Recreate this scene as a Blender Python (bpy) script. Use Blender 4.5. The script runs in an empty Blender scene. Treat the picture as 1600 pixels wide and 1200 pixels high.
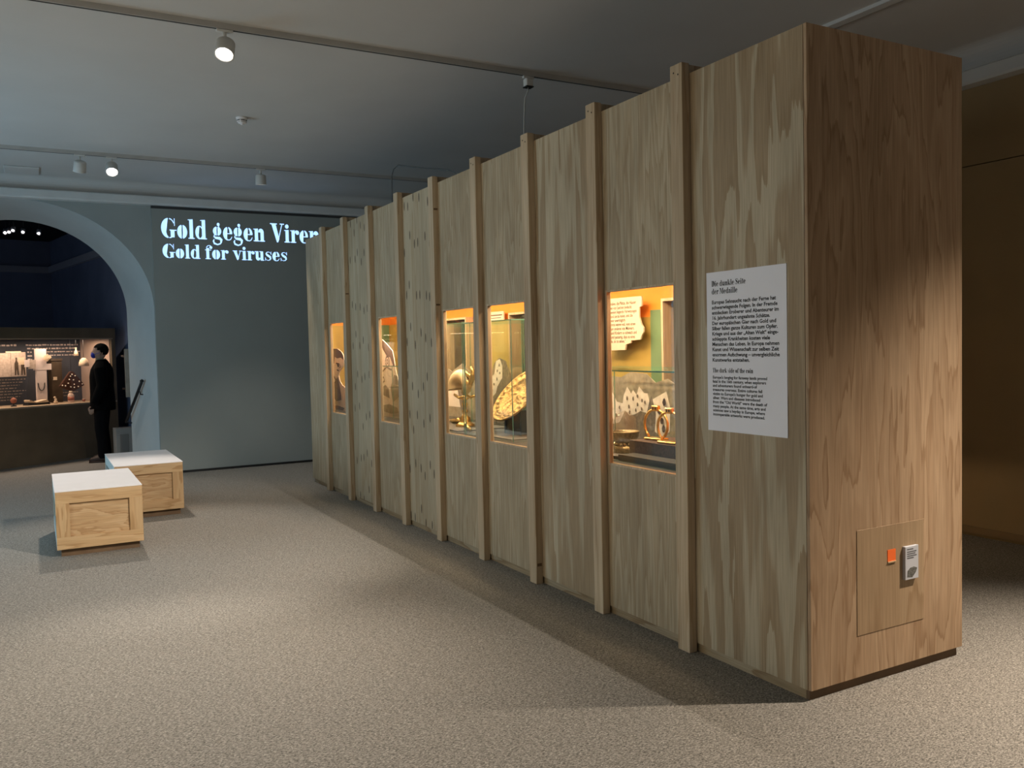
import bpy, bmesh, math, random
from mathutils import Vector, Matrix

random.seed(4)
S = bpy.context.scene
COL = S.collection

# ------------------------------------------------------------------ camera
F_PX, YAW, PITCH, ROLL = 1343.5, 0.5057, -0.0431, -0.02272
CAM = Vector((-2.9404, -2.6627, 1.6))
fw = Vector((math.sin(YAW) * math.cos(PITCH), math.cos(YAW) * math.cos(PITCH), math.sin(PITCH)))
r0 = Vector((math.cos(YAW), -math.sin(YAW), 0))
u0 = r0.cross(fw)
rt = r0 * math.cos(ROLL) + u0 * math.sin(ROLL)
up = -r0 * math.sin(ROLL) + u0 * math.cos(ROLL)
cd = bpy.data.cameras.new('camera')
cd.sensor_width = 36
cd.lens = F_PX * 36 / 1600
cd.clip_start = 0.05
cam = bpy.data.objects.new('camera', cd)
COL.objects.link(cam)
cam.matrix_world = Matrix(((rt.x, up.x, -fw.x, CAM.x), (rt.y, up.y, -fw.y, CAM.y), (rt.z, up.z, -fw.z, CAM.z), (0, 0, 0, 1)))
S.camera = cam

# ------------------------------------------------------------------ world, fill lights, exposure
S.view_settings.view_transform = 'Standard'
S.view_settings.look = 'None'
S.view_settings.exposure = 0.12
S.view_settings.gamma = 1.0
S.view_settings.use_curve_mapping = False
w = bpy.data.worlds.new('world')
S.world = w
w.use_nodes = True
w.node_tree.nodes['Background'].inputs[0].default_value = (0.45, 0.65, 0.9, 1)
w.node_tree.nodes['Background'].inputs[1].default_value = 0.25
try:
    S.cycles.max_bounces = 6
    S.cycles.use_adaptive_sampling = True
    S.cycles.adaptive_threshold = 0.03
    S.cycles.transparent_max_bounces = 24
    S.cycles.sample_clamp_indirect = 4.0
    S.cycles.caustics_reflective = False
    S.cycles.caustics_refractive = False
    S.cycles.use_denoising = True
except Exception:
    pass


def area_light(name, loc, rot, sx, sy, power, color, spread=math.pi):
    l = bpy.data.lights.new(name, 'AREA')
    l.shape = 'RECTANGLE'
    l.size, l.size_y = sx, sy
    l.energy = power
    l.color = color
    l.spread = spread
    o = bpy.data.objects.new(name, l)
    o.location = loc
    o.rotation_euler = rot
    COL.objects.link(o)
    return o


# cool light from the left, given an added, unseen window in the left wall
area_light('fill_light', (-6.3, 6.6, 1.45), (0, -math.pi / 2, 0), 2.3, 3.6, 112, (0.46, 0.76, 1.0))
# soft neutral fill behind two more added, unseen windows: left wall and rear wall
area_light('fill_light', (-6.3, 1.9, 1.45), (0, -math.pi / 2, 0), 2.3, 3.6, 76, (1.0, 0.87, 0.68))
area_light('fill_light', (-3.0, -6.8, 1.45), (math.pi / 2, 0, 0), 3.6, 2.3, 12, (1.0, 0.95, 0.85))


# ------------------------------------------------------------------ materials
def new_mat(name):
    m = bpy.data.materials.new(name)
    m.use_nodes = True
    return m, m.node_tree.nodes, m.node_tree.links, m.node_tree.nodes['Principled BSDF']


def flat(name, c, rough=0.6, metal=0.0, var=0.0, scale=6.0, bump=0.0, bscale=60.0, spec=0.4, emit=None, estr=0.0):
    m, N, L, b = new_mat(name)
    b.inputs['Base Color'].default_value = (*c, 1)
    b.inputs['Roughness'].default_value = rough
    b.inputs['Metallic'].default_value = metal
    b.inputs['Specular IOR Level'].default_value = spec
    if var > 0 or bump > 0:
        tc = N.new('ShaderNodeTexCoord')
    if var > 0:
        n = N.new('ShaderNodeTexNoise')
        n.inputs['Scale'].default_value = scale
        n.inputs['Detail'].default_value = 5
        L.new(tc.outputs['Object'], n.inputs['Vector'])
        r = N.new('ShaderNodeValToRGB')
        r.color_ramp.elements[0].position = 0.3
        r.color_ramp.elements[1].position = 0.7
        r.color_ramp.elements[0].color = (*[x * (1 - var) for x in c], 1)
        r.color_ramp.elements[1].color = (*[min(1, x * (1 + var)) for x in c], 1)
        L.new(n.outputs['Fac'], r.inputs['Fac'])
        L.new(r.outputs['Color'], b.inputs['Base Color'])
    if bump > 0:
        n2 = N.new('ShaderNodeTexNoise')
        n2.inputs['Scale'].default_value = bscale
        n2.inputs['Detail'].default_value = 3
        L.new(tc.outputs['Object'], n2.inputs['Vector'])
        bp = N.new('ShaderNodeBump')
        bp.inputs['Strength'].default_value = bump
        bp.inputs['Distance'].default_value = 0.01
        L.new(n2.outputs['Fac'], bp.inputs['Height'])
        L.new(bp.outputs['Normal'], b.inputs['Normal'])
    if emit:
        b.inputs['Emission Color'].default_value = (*emit, 1)
        b.inputs['Emission Strength'].default_value = estr
    return m


def wood(name, pale, mid, dark, bands=7.0, su=2.0, sz=0.22, contrast=1.0, knots=False, axis='Z', fine=0.25, rough=0.6):
    """plywood: contour-line grain running along one axis, fine fibres, optional rows of knots"""
    m, N, L, b = new_mat(name)

    def math_(op, a, c=None, v=None):
        n = N.new('ShaderNodeMath')
        n.operation = op
        if hasattr(a, 'links') or hasattr(a, 'is_linked'):
            L.new(a, n.inputs[0])
        else:
            n.inputs[0].default_value = a
        if c is not None:
            if hasattr(c, 'is_linked'):
                L.new(c, n.inputs[1])
            else:
                n.inputs[1].default_value = c
        return n.outputs[0]

    tc = N.new('ShaderNodeTexCoord')
    oi = N.new('ShaderNodeObjectInfo')
    sp = N.new('ShaderNodeSeparateXYZ')
    L.new(tc.outputs['Object'], sp.inputs[0])
    X, Y, Z = sp.outputs
    if axis == 'Z':
        u, v, along = X, Y, Z
    elif axis == 'X':
        u, v, along = Y, Z, X
    else:
        u, v, along = X, Z, Y
    cr = math_('ADD', u, v)
    rnd = math_('MULTIPLY', oi.outputs['Random'], 37.0)

    def noise(s_u, s_a, detail, dist=0.0, seed=0.0):
        cb = N.new('ShaderNodeCombineXYZ')
        L.new(math_('MULTIPLY', cr, s_u), cb.inputs[0])
        L.new(math_('MULTIPLY', along, s_a), cb.inputs[1])
        L.new(math_('ADD', rnd, seed), cb.inputs[2])
        n = N.new('ShaderNodeTexNoise')
        n.inputs['Scale'].default_value = 1.0
        n.inputs['Detail'].default_value = detail
        n.inputs['Roughness'].default_value = 0.45
        n.inputs['Distortion'].default_value = dist
        L.new(cb.outputs[0], n.inputs['Vector'])
        return n.outputs['Fac']

    h = noise(su, sz * 1.6, 2.5, 0.25)
    h2 = noise(su * 9, sz * 7, 2.0, 0.0, 5.0)
    hh = math_('ADD', h, math_('MULTIPLY', h2, 0.10))
    saw = math_('FRACT', math_('MULTIPLY', hh, bands))
    r = N.new('ShaderNodeValToRGB')
    e = r.color_ramp.elements
    e[0].position, e[0].color = 0.0, (*pale, 1)
    e[1].position, e[1].color = 1.0, (*mid, 1)
    for pos, c in ((0.30, pale), (0.48, mid), (0.80, mid), (0.92, dark), (0.97, dark)):
        x = e.new(pos)
        x.color = (*c, 1)
    L.new(saw, r.inputs['Fac'])
    fib = noise(150, 4.0, 2.0, 0.0, 9.0)
    fr = N.new('ShaderNodeValToRGB')
    fr.color_ramp.elements[0].position = 0.3
    fr.color_ramp.elements[1].position = 0.7
    fr.color_ramp.elements[0].color = (1 - fine, 1 - fine * 1.05, 1 - fine * 1.15, 1)
    fr.color_ramp.elements[1].color = (1, 1, 1, 1)
    L.new(fib, fr.inputs['Fac'])
    mx = N.new('ShaderNodeMix')
    mx.data_type = 'RGBA'
    mx.blend_type = 'MULTIPLY'
    mx.inputs['Factor'].default_value = 1.0
    L.new(r.outputs['Color'], mx.inputs['A'])
    L.new(fr.outputs['Color'], mx.inputs['B'])
    big = noise(3.0, 0.9, 3.0, 0.4, 21.0)
    br = N.new('ShaderNodeValToRGB')
    br.color_ramp.elements[0].position = 0.35
    br.color_ramp.elements[1].position = 0.65
    br.color_ramp.elements[0].color = (0.84, 0.82, 0.78, 1)
    br.color_ramp.elements[1].color = (1.04, 1.03, 1.0, 1)
    L.new(big, br.inputs['Fac'])
    mb = N.new('ShaderNodeMix')
    mb.data_type = 'RGBA'
    mb.blend_type = 'MULTIPLY'
    mb.inputs['Factor'].default_value = contrast
    L.new(mx.outputs['Result'], mb.inputs['A'])
    L.new(br.outputs['Color'], mb.inputs['B'])
    out = mb.outputs['Result']
    if knots:
        # rows of narrow dark knots, repeated up the sheet as on rotary-cut veneer
        vo = N.new('ShaderNodeTexVoronoi')
        vo.voronoi_dimensions = '2D'
        vo.inputs['Scale'].default_value = 1.0
        vo.inputs['Randomness'].default_value = 0.55
        cb = N.new('ShaderNodeCombineXYZ')
        L.new(math_('ADD', math_('MULTIPLY', cr, 9.0), rnd), cb.inputs[0])
        L.new(math_('DIVIDE', along, 0.40), cb.inputs[1])
        L.new(cb.outputs[0], vo.inputs['Vector'])
        km = math_('MULTIPLY', math_('LESS_THAN', vo.outputs['Distance'], 0.10), 0.8)
        mk = N.new('ShaderNodeMix')
        mk.data_type = 'RGBA'
        L.new(km, mk.inputs['Factor'])
        L.new(out, mk.inputs['A'])
        mk.inputs['B'].default_value = (0.05, 0.03, 0.018, 1)
        out = mk.outputs['Result']
    L.new(out, b.inputs['Base Color'])
    b.inputs['Roughness'].default_value = rough
    b.inputs['Specular IOR Level'].default_value = 0.3
    bp = N.new('ShaderNodeBump')
    bp.inputs['Strength'].default_value = 0.12
    bp.inputs['Distance'].default_value = 0.004
    L.new(fib, bp.inputs['Height'])
    L.new(bp.outputs['Normal'], b.inputs['Normal'])
    return m


PALE, MID, DARK = (0.55, 0.465, 0.335), (0.455, 0.355, 0.235), (0.425, 0.32, 0.20)
M_PLY = wood('plywood_face', (0.57, 0.49, 0.36), (0.45, 0.345, 0.225), (0.41, 0.305, 0.19), 8, 3.4, 0.22)
M_PLYFINE = wood('plywood_straight_grain', PALE, (0.49, 0.395, 0.27), (0.44, 0.34, 0.22), 12, 5.0, 0.22, fine=0.28)
M_PLYKNOT = wood('plywood_knotty', (0.55, 0.47, 0.34), (0.52, 0.43, 0.30), (0.47, 0.37, 0.24), 7, 3, 0.15, knots=True, fine=0.2)
M_PLYEND = wood('plywood_end_face', (0.55, 0.39, 0.255), (0.50, 0.345, 0.22), (0.40, 0.26, 0.155), 11, 3.4, 0.34, fine=0.22)
M_PLYHATCH = wood('plywood_hatch', (0.46, 0.33, 0.205), (0.44, 0.31, 0.19), (0.37, 0.25, 0.145), 5, 2.2, 0.4, fine=0.2)
M_POST = wood('pine_batten', (0.63, 0.51, 0.365), (0.58, 0.455, 0.315), (0.50, 0.37, 0.24), 6, 9.0, 0.25, fine=0.15)
M_PINE_X = wood('pine_rail', (0.66, 0.47, 0.27), (0.60, 0.41, 0.225), (0.50, 0.32, 0.16), 6, 5.0, 0.5, axis='X', fine=0.15)
M_PINE_Z = wood('pine_stile', (0.66, 0.47, 0.27), (0.60, 0.41, 0.225), (0.50, 0.32, 0.16), 6, 5.0, 0.5, axis='Z', fine=0.15)
M_PINE_Y = wood('pine_side_rail', (0.66, 0.47, 0.27), (0.60, 0.41, 0.225), (0.50, 0.32, 0.16), 6, 5.0, 0.5, axis='Y', fine=0.15)
M_PINE_PANEL = wood('pine_panel', (0.62, 0.44, 0.26), (0.56, 0.38, 0.21), (0.47, 0.30, 0.155), 9, 6.0, 0.9, axis='X', fine=0.18)
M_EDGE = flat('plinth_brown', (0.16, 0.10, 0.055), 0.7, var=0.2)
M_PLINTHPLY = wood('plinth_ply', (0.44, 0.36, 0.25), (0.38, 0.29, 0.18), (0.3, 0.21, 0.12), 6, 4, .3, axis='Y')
M_CEIL = flat('ceiling_paint', (0.60, 0.59, 0.57), 0.9, var=0.03, scale=1.5, bump=0.05, bscale=30, spec=0.1)
M_WALL = flat('title_wall_paint', (0.31, 0.33, 0.31), 0.85, var=0.03, scale=2, bump=0.05, bscale=80, spec=0.15)
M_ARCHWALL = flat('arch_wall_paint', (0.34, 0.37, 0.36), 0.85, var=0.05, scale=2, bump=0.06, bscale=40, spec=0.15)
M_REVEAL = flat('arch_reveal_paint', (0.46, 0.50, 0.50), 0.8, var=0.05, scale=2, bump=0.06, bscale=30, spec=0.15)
M_CORNICE = flat('cornice_paint', (0.62, 0.63, 0.62), 0.7, var=0.04, scale=5)
M_RWALL = flat('brown_wall_paint', (0.36, 0.26, 0.14), 0.8, var=0.06, scale=2, bump=0.05, bscale=60, spec=0.15)
M_BACKROOM = flat('rear_wall_paint', (0.30, 0.29, 0.27), 0.85, var=0.04)
M_NAVY = flat('navy_wall_paint', (0.20, 0.23, 0.34), 0.8, var=0.1, scale=2)
M_BLACKCEIL = flat('black_ceiling', (0.012, 0.010, 0.009), 0.9)
M_FARTRIM = flat('far_trim', (0.42, 0.42, 0.48), 0.8)
M_WHITE = flat('white_laminate', (0.80, 0.78, 0.78), 0.45, var=0.02)
M_TEAL = flat('bench_side_blue_lit', (0.55, 0.62, 0.60), 0.5, var=0.04)  # bluish light from the left put into the side colour
M_TEALD = flat('bench_side_inset', (0.10, 0.13, 0.09), 0.6)
M_LAMP = flat('lamp_white_metal', (0.62, 0.61, 0.58), 0.45, var=0.04)
M_TRACK = flat('track_grey', (0.46, 0.45, 0.43), 0.5, var=0.05)
M_BLACK = flat('black_plastic', (0.015, 0.015, 0.015), 0.5)
M_SLOT = flat('dark_slot', (0.02, 0.02, 0.02), 0.8)
M_PAPER = flat('poster_paper', (0.88, 0.88, 0.95), 0.6, var=0.015)
M_INK = flat('print_ink', (0.02, 0.02, 0.022), 0.7)
M_INKGREY = flat('print_ink_grey', (0.12, 0.12, 0.13), 0.7)
M_LABEL = flat('label_card', (0.55, 0.57, 0.62), 0.5)
M_LABELPIC = flat('label_picture', (0.13, 0.13, 0.12), 0.6, var=0.8, scale=120)
M_ORANGE = flat('orange_paint', (0.86, 0.30, 0.035), 0.7, var=0.03)
M_OCHRE = flat('ochre_glass_tint', (0.42, 0.30, 0.07), 0.6, var=0.15, scale=4)
M_GREEN = flat('green_glass_tint', (0.15, 0.25, 0.13), 0.6, var=0.15, scale=4)
M_DECK = flat('charcoal_deck', (0.035, 0.033, 0.036), 0.6, var=0.1)
M_DECKGREY = flat('grey_deck', (0.14, 0.13, 0.135), 0.6, var=0.1)
M_INNER = flat('inner_board', (0.10, 0.07, 0.05), 0.8)
M_QUOTE = flat('quote_board', (0.66, 0.56, 0.43), 0.6)
M_QINK = flat('quote_ink', (0.09, 0.05, 0.035), 0.7)
M_SEPIA_L = flat('engraving_paper', (0.90, 0.78, 0.73), 0.7, var=0.10, scale=25)
M_SEPIA_M = flat('engraving_mid', (0.20, 0.155, 0.13), 0.7, var=0.45, scale=40)
M_SEPIA_D = flat('engraving_dark', (0.075, 0.045, 0.04), 0.7, var=0.5, scale=60)
M_SEPIA_H = flat('engraving_hair', (0.14, 0.08, 0.075), 0.7, var=0.7, scale=90)
M_GREYHAND = flat('engraving_grey', (0.32, 0.27, 0.21), 0.7, var=0.35, scale=18)
M_GOLD = flat('gold', (0.86, 0.60, 0.25), 0.28, 1.0, var=0.12, scale=40, bump=0.25, bscale=120)
M_GOLDREL = flat('gold_relief', (0.46, 0.29, 0.105), 0.5, 0.6, var=0.45, scale=34, bump=1.0, bscale=42)
M_SILVER = flat('dark_silver_gilt', (0.34, 0.27, 0.16), 0.32, 1.0, var=0.4, scale=60, bump=0.5, bscale=90)
M_SHELL = flat('pale_shell', (0.75, 0.60, 0.42), 0.35, 0.0, var=0.15, scale=12)
M_CASE = flat('case_brown', (0.14, 0.10, 0.06), 0.7, var=0.15, scale=3)
M_CASELIP = flat('case_lip', (0.40, 0.30, 0.20), 0.6)
M_CASEIN = flat('case_inside_navy', (0.055, 0.06, 0.075), 0.7, var=0.1)
M_CASEEND = flat('case_inside_pale', (0.55, 0.40, 0.32), 0.7)
M_PINKWHITE = flat('case_white', (0.72, 0.60, 0.55), 0.6, var=0.05)
M_PRINT = flat('old_print', (0.48, 0.38, 0.31), 0.7, var=0.2, scale=30)
M_OAK = flat('dark_oak', (0.06, 0.04, 0.024), 0.6, var=0.3, scale=8)
M_TERRA = flat('terracotta', (0.35, 0.12, 0.07), 0.6, var=0.2)
M_CREAM = flat('cream', (0.75, 0.58, 0.40), 0.6, var=0.1)
M_BEADBASE = flat('brown_felt', (0.06, 0.022, 0.012), 0.8, var=0.4, scale=30)
M_PEARL = flat('pearl', (0.85, 0.75, 0.62), 0.25)
M_SKIN = flat('skin', (0.40, 0.25, 0.18), 0.6)
M_COAT = flat('black_coat', (0.004, 0.004, 0.004), 0.95, bump=0.2, bscale=30, spec=0.05)
M_TROUSER = flat('dark_trousers', (0.006, 0.006, 0.007), 0.95, bump=0.2, bscale=30, spec=0.05)
M_SHIRT = flat('pale_scarf', (0.20, 0.22, 0.16), 0.8)
M_HAIR = flat('dark_hair', (0.006, 0.005, 0.004), 0.9, bump=0.5, bscale=60, spec=0.1)
M_MASK = flat('blue_mask', (0.01, 0.025, 0.30), 0.7)
M_BOOT = flat('brown_boot', (0.030, 0.016, 0.011), 0.6)
M_IRON = flat('black_iron', (0.012, 0.012, 0.013), 0.5)
M_CABLE = flat('grey_cable', (0.12, 0.12, 0.12), 0.6)
M_CABLEW = flat('white_cable', (0.5, 0.5, 0.48), 0.6)
M_GLOW = flat('lamp_glow', (1, 1, 1), 0.5, emit=(1.0, 0.93, 0.84), estr=30)
M_GLOWDIM = flat('lamp_glow_dim', (1, 1, 1), 0.5, emit=(1.0, 0.94, 0.86), estr=4)
M_LED = flat('warm_led', (1, 1, 1), 0.5, emit=(1.0, 0.75, 0.45), estr=3)
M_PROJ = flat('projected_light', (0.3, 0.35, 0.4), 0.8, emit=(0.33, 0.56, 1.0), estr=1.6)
M_WINFRAME = flat('window_frame_white', (0.7, 0.7, 0.7), 0.5)


def glass(name, tint, refl=0.12):
    m, N, L, b = new_mat(name)
    N.remove(b)
    out = N['Material Output']
    t = N.new('ShaderNodeBsdfTransparent')
    t.inputs['Color'].default_value = (*tint, 1)
    g = N.new('ShaderNodeBsdfGlossy')
    g.inputs['Roughness'].default_value = 0.02
    g.inputs['Color'].default_value = (0.9, 1.0, 0.97, 1)
    lw = N.new('ShaderNodeLayerWeight')
    p5 = N.new('ShaderNodeMath')
    p5.operation = 'POWER'
    p5.inputs[1].default_value = 5.0
    L.new(lw.outputs['Facing'], p5.inputs[0])
    f = N.new('ShaderNodeMath')
    f.operation = 'MULTIPLY_ADD'
    f.inputs[1].default_value = 0.9
    f.inputs[2].default_value = 0.03
    L.new(p5.outputs[0], f.inputs[0])
    mx = N.new('ShaderNodeMixShader')
    L.new(f.outputs[0], mx.inputs[0])
    L.new(t.outputs[0], mx.inputs[1])
    L.new(g.outputs[0], mx.inputs[2])
    L.new(mx.outputs[0], out.inputs['Surface'])
    return m


M_GLASS = glass('clear_glass', (0.98, 0.99, 0.985))
M_VGLASS = glass('vitrine_glass', (0.975, 0.99, 0.98))


def smoky(name, col, fac):
    m, N, L, b = new_mat(name)
    b.inputs['Base Color'].default_value = (*col, 1)
    b.inputs['Roughness'].default_value = 0.15
    b.inputs['Alpha'].default_value = fac
    return m


M_CRYSTAL = smoky('smoky_crystal', (0.30, 0.20, 0.13), 0.22)
M_GLEDGE = flat('glass_edge_green', (0.12, 0.30, 0.24), 0.15, var=0.1)


def floor_mat():
    m, N, L, b = new_mat('flecked_grey_carpet')
    tc = N.new('ShaderNodeTexCoord')
    mp = N.new('ShaderNodeMapping')
    mp.inputs['Scale'].default_value = (1.0, 1.9, 1.0)
    mp.inputs['Rotation'].default_value = (0, 0, 0.5)
    L.new(tc.outputs['Object'], mp.inputs['Vector'])

    def nz(scale, detail, lo, hi, c0, c1):
        n = N.new('ShaderNodeTexNoise')
        n.inputs['Scale'].default_value = scale
        n.inputs['Detail'].default_value = detail
        n.inputs['Distortion'].default_value = 0.6
        L.new(mp.outputs[0], n.inputs['Vector'])
        r = N.new('ShaderNodeValToRGB')
        r.color_ramp.elements[0].position = lo
        r.color_ramp.elements[1].position = hi
        r.color_ramp.elements[0].color = (*c0, 1)
        r.color_ramp.elements[1].color = (*c1, 1)
        L.new(n.outputs['Fac'], r.inputs['Fac'])
        return n, r

    n1, r1 = nz(85, 3, 0.34, 0.68, (0.105, 0.10, 0.09), (0.40, 0.38, 0.345))
    n2, r2 = nz(30, 2, 0.35, 0.68, (0.86, 0.85, 0.83), (1.08, 1.07, 1.05))
    n3, r3 = nz(105, 1, 0.68, 0.72, (0, 0, 0), (1, 1, 1))
    m1 = N.new('ShaderNodeMix')
    m1.data_type = 'RGBA'
    m1.blend_type = 'MULTIPLY'
    m1.inputs['Factor'].default_value = 1
    L.new(r1.outputs[0], m1.inputs['A'])
    L.new(r2.outputs[0], m1.inputs['B'])
    m2 = N.new('ShaderNodeMix')
    m2.data_type = 'RGBA'
    L.new(r3.outputs[0], m2.inputs['Factor'])
    L.new(m1.outputs['Result'], m2.inputs['A'])
    m2.inputs['B'].default_value = (0.62, 0.58, 0.52, 1)
    n4, r4 = nz(118, 1, 0.31, 0.35, (0.25, 0.25, 0.25), (1, 1, 1))
    m3 = N.new('ShaderNodeMix')
    m3.data_type = 'RGBA'
    m3.blend_type = 'MULTIPLY'
    m3.inputs['Factor'].default_value = 1
    L.new(m2.outputs['Result'], m3.inputs['A'])
    L.new(r4.outputs[0], m3.inputs['B'])
    L.new(m3.outputs['Result'], b.inputs['Base Color'])
    b.inputs['Roughness'].default_value = 0.75
    b.inputs['Specular IOR Level'].default_value = 0.2
    bp = N.new('ShaderNodeBump')
    bp.inputs['Strength'].default_value = 0.25
    bp.inputs['Distance'].default_value = 0.004
    L.new(n1.outputs['Fac'], bp.inputs['Height'])
    L.new(bp.outputs['Normal'], b.inputs['Normal'])
    return m


M_FLOOR = floor_mat()


# ------------------------------------------------------------------ building helpers
def link(o, parent=None):
    COL.objects.link(o)
    if parent is not None:
        o.parent = parent
    return o


def tag(o, label, cat, group=None, kind=None):
    o['label'] = label
    o['category'] = cat
    if group:
        o['group'] = group
    if kind:
        o['kind'] = kind
    return o


def thing(name, label, cat, loc=(0, 0, 0), rz=0.0, group=None):
    o = bpy.data.objects.new(name, None)
    o.empty_display_size = 0.05
    o.location = loc
    o.rotation_euler = (0, 0, rz)
    link(o)
    return tag(o, label, cat, group)


def structure(o):
    o['kind'] = 'structure'
    return o


def from_bm(name, bm, mat, parent=None, smooth=False):
    me = bpy.data.meshes.new(name)
    bmesh.ops.recalc_face_normals(bm, faces=bm.faces)
    bm.to_mesh(me)
    bm.free()
    mats = mat if isinstance(mat, (list, tuple)) else [mat]
    for x in mats:
        me.materials.append(x)
    if smooth:
        for p in me.polygons:
            p.use_smooth = True
    return link(bpy.data.objects.new(name, me), parent)


def bm_box(bm, x0, x1, y0, y1, z0, z1, mi=0):
    v = [bm.verts.new(c) for c in ((x0, y0, z0), (x1, y0, z0), (x1, y1, z0), (x0, y1, z0), (x0, y0, z1), (x1, y0, z1), (x1, y1, z1), (x0, y1, z1))]
    fs = []
    for f in ((0, 3, 2, 1), (4, 5, 6, 7), (0, 1, 5, 4), (1, 2, 6, 5), (2, 3, 7, 6), (3, 0, 4, 7)):
        q = bm.faces.new([v[i] for i in f])
        q.material_index = mi
        fs.append(q)
    return v, fs


def box(name, x0, x1, y0, y1, z0, z1, mat, parent=None, bevel=0.0):
    bm = bmesh.new()
    bm_box(bm, x0, x1, y0, y1, z0, z1)
    if bevel:
        bmesh.ops.bevel(bm, geom=bm.edges[:], offset=bevel, segments=1, affect='EDGES', profile=0.5)
    return from_bm(name, bm, mat, parent)


def boxes(name, lst, mat, parent=None):
    bm = bmesh.new()
    for b in lst:
        bm_box(bm, *b)
    return from_bm(name, bm, mat, parent)


def copy_of(o, loc, parent=None):
    c = o.copy()
    c.location = loc
    link(c, parent)
    return c


def bm_prism(bm, pts, plane, a, b, mi=0):
    """extrude polygon pts between a and b along the plane's normal; plane 'yz','xz','xy'"""
    def co(p, t):
        if plane == 'yz':
            return (t, p[0], p[1])
        if plane == 'xz':
            return (p[0], t, p[1])
        return (p[0], p[1], t)
    v0 = [bm.verts.new(co(p, a)) for p in pts]
    v1 = [bm.verts.new(co(p, b)) for p in pts]
    fs = [bm.faces.new(v0), bm.faces.new(v1)]
    n = len(pts)
    for i in range(n):
        fs.append(bm.faces.new((v0[i], v0[(i + 1) % n], v1[(i + 1) % n], v1[i])))
    for f in fs:
        f.material_index = mi
    return fs


def prism(name, pts, plane, a, b, mat, parent=None):
    bm = bmesh.new()
    bm_prism(bm, pts, plane, a, b)
    return from_bm(name, bm, mat, parent)


def bm_tube(bm, path, r, seg=8, cap=True, closed=False):
    """swept tube; r scalar or list"""
    path = [Vector(p) for p in path]
    n = len(path)
    rings = []
    prev = None
    for i, p in enumerate(path):
        if closed:
            t = (path[(i + 1) % n] - path[i - 1]).normalized()
        elif i == 0:
            t = (path[1] - path[0]).normalized()
        elif i == n - 1:
            t = (path[-1] - path[-2]).normalized()
        else:
            t = (path[i + 1] - path[i - 1]).normalized()
        if prev is None:
            a = Vector((0, 0, 1)) if abs(t.z) < 0.9 else Vector((1, 0, 0))
            x = t.cross(a).normalized()
        else:
            x = (prev - t * prev.dot(t)).normalized()
        prev = x
        y = t.cross(x)
        rr = r[i] if isinstance(r, (list, tuple)) else r
        rings.append([bm.verts.new(p + (x * math.cos(k * 2 * math.pi / seg) + y * math.sin(k * 2 * math.pi / seg)) * rr) for k in range(seg)])
    for i in range(n if closed else n - 1):
        A, B = rings[i], rings[(i + 1) % n]
        for k in range(seg):
            bm.faces.new((A[k], A[(k + 1) % seg], B[(k + 1) % seg], B[k]))
    if cap and not closed:
        bm.faces.new(rings[0])
        bm.faces.new(rings[-1])


def tube(name, path, r, mat, parent=None, seg=8, closed=False, smooth=True):
    bm = bmesh.new()
    bm_tube(bm, path, r, seg, True, closed)
    return from_bm(name, bm, mat, parent, smooth)


def bm_lathe(bm, prof, seg=24, c=(0, 0, 0), sx=1.0, sy=1.0):
    rings = []
    for (r, z) in prof:
        if r < 1e-5:
            rings.append([bm.verts.new((c[0], c[1], c[2] + z))])
        else:
            rings.append([bm.verts.new((c[0] + sx * r * math.cos(2 * math.pi * k / seg), c[1] + sy * r * math.sin(2 * math.pi * k / seg), c[2] + z)) for k in range(seg)])
    for A, B in zip(rings[:-1], rings[1:]):
        if len(A) == 1 and len(B) == 1:
            continue
        for k in range(seg):
            j = (k + 1) % seg
            if len(A) == 1:
                bm.faces.new((A[0], B[k], B[j]))
            elif len(B) == 1:
                bm.faces.new((A[k], A[j], B[0]))
            else:
                bm.faces.new((A[k], A[j], B[j], B[k]))
    if len(rings[0]) > 1:
        bm.faces.new(rings[0])
    if len(rings[-1]) > 1:
        bm.faces.new(rings[-1])


def lathe(name, prof, mat, parent=None, seg=24, sx=1.0, sy=1.0, c=(0, 0, 0)):
    bm = bmesh.new()
    bm_lathe(bm, prof, seg, c, sx, sy)
    return from_bm(name, bm, mat, parent, True)


def bm_ball(bm, c, rx, ry=None, rz=None, seg=12):
    ry = ry or rx
    rz = rz or rx
    n = seg // 2
    prof = [(math.sin(math.pi * i / n), -math.cos(math.pi * i / n)) for i in range(n + 1)]
    rings = []
    for (r, z) in prof:
        if r < 1e-5:
            rings.append([bm.verts.new((c[0], c[1], c[2] + z * rz))])
        else:
            rings.append([bm.verts.new((c[0] + rx * r * math.cos(2 * math.pi * k / seg), c[1] + ry * r * math.sin(2 * math.pi * k / seg), c[2] + z * rz)) for k in range(seg)])
    for A, B in zip(rings[:-1], rings[1:]):
        for k in range(seg):
            j = (k + 1) % seg
            if len(A) == 1:
                bm.faces.new((A[0], B[k], B[j]))
            elif len(B) == 1:
                bm.faces.new((A[k], A[j], B[0]))
            else:
                bm.faces.new((A[k], A[j], B[j], B[k]))


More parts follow.
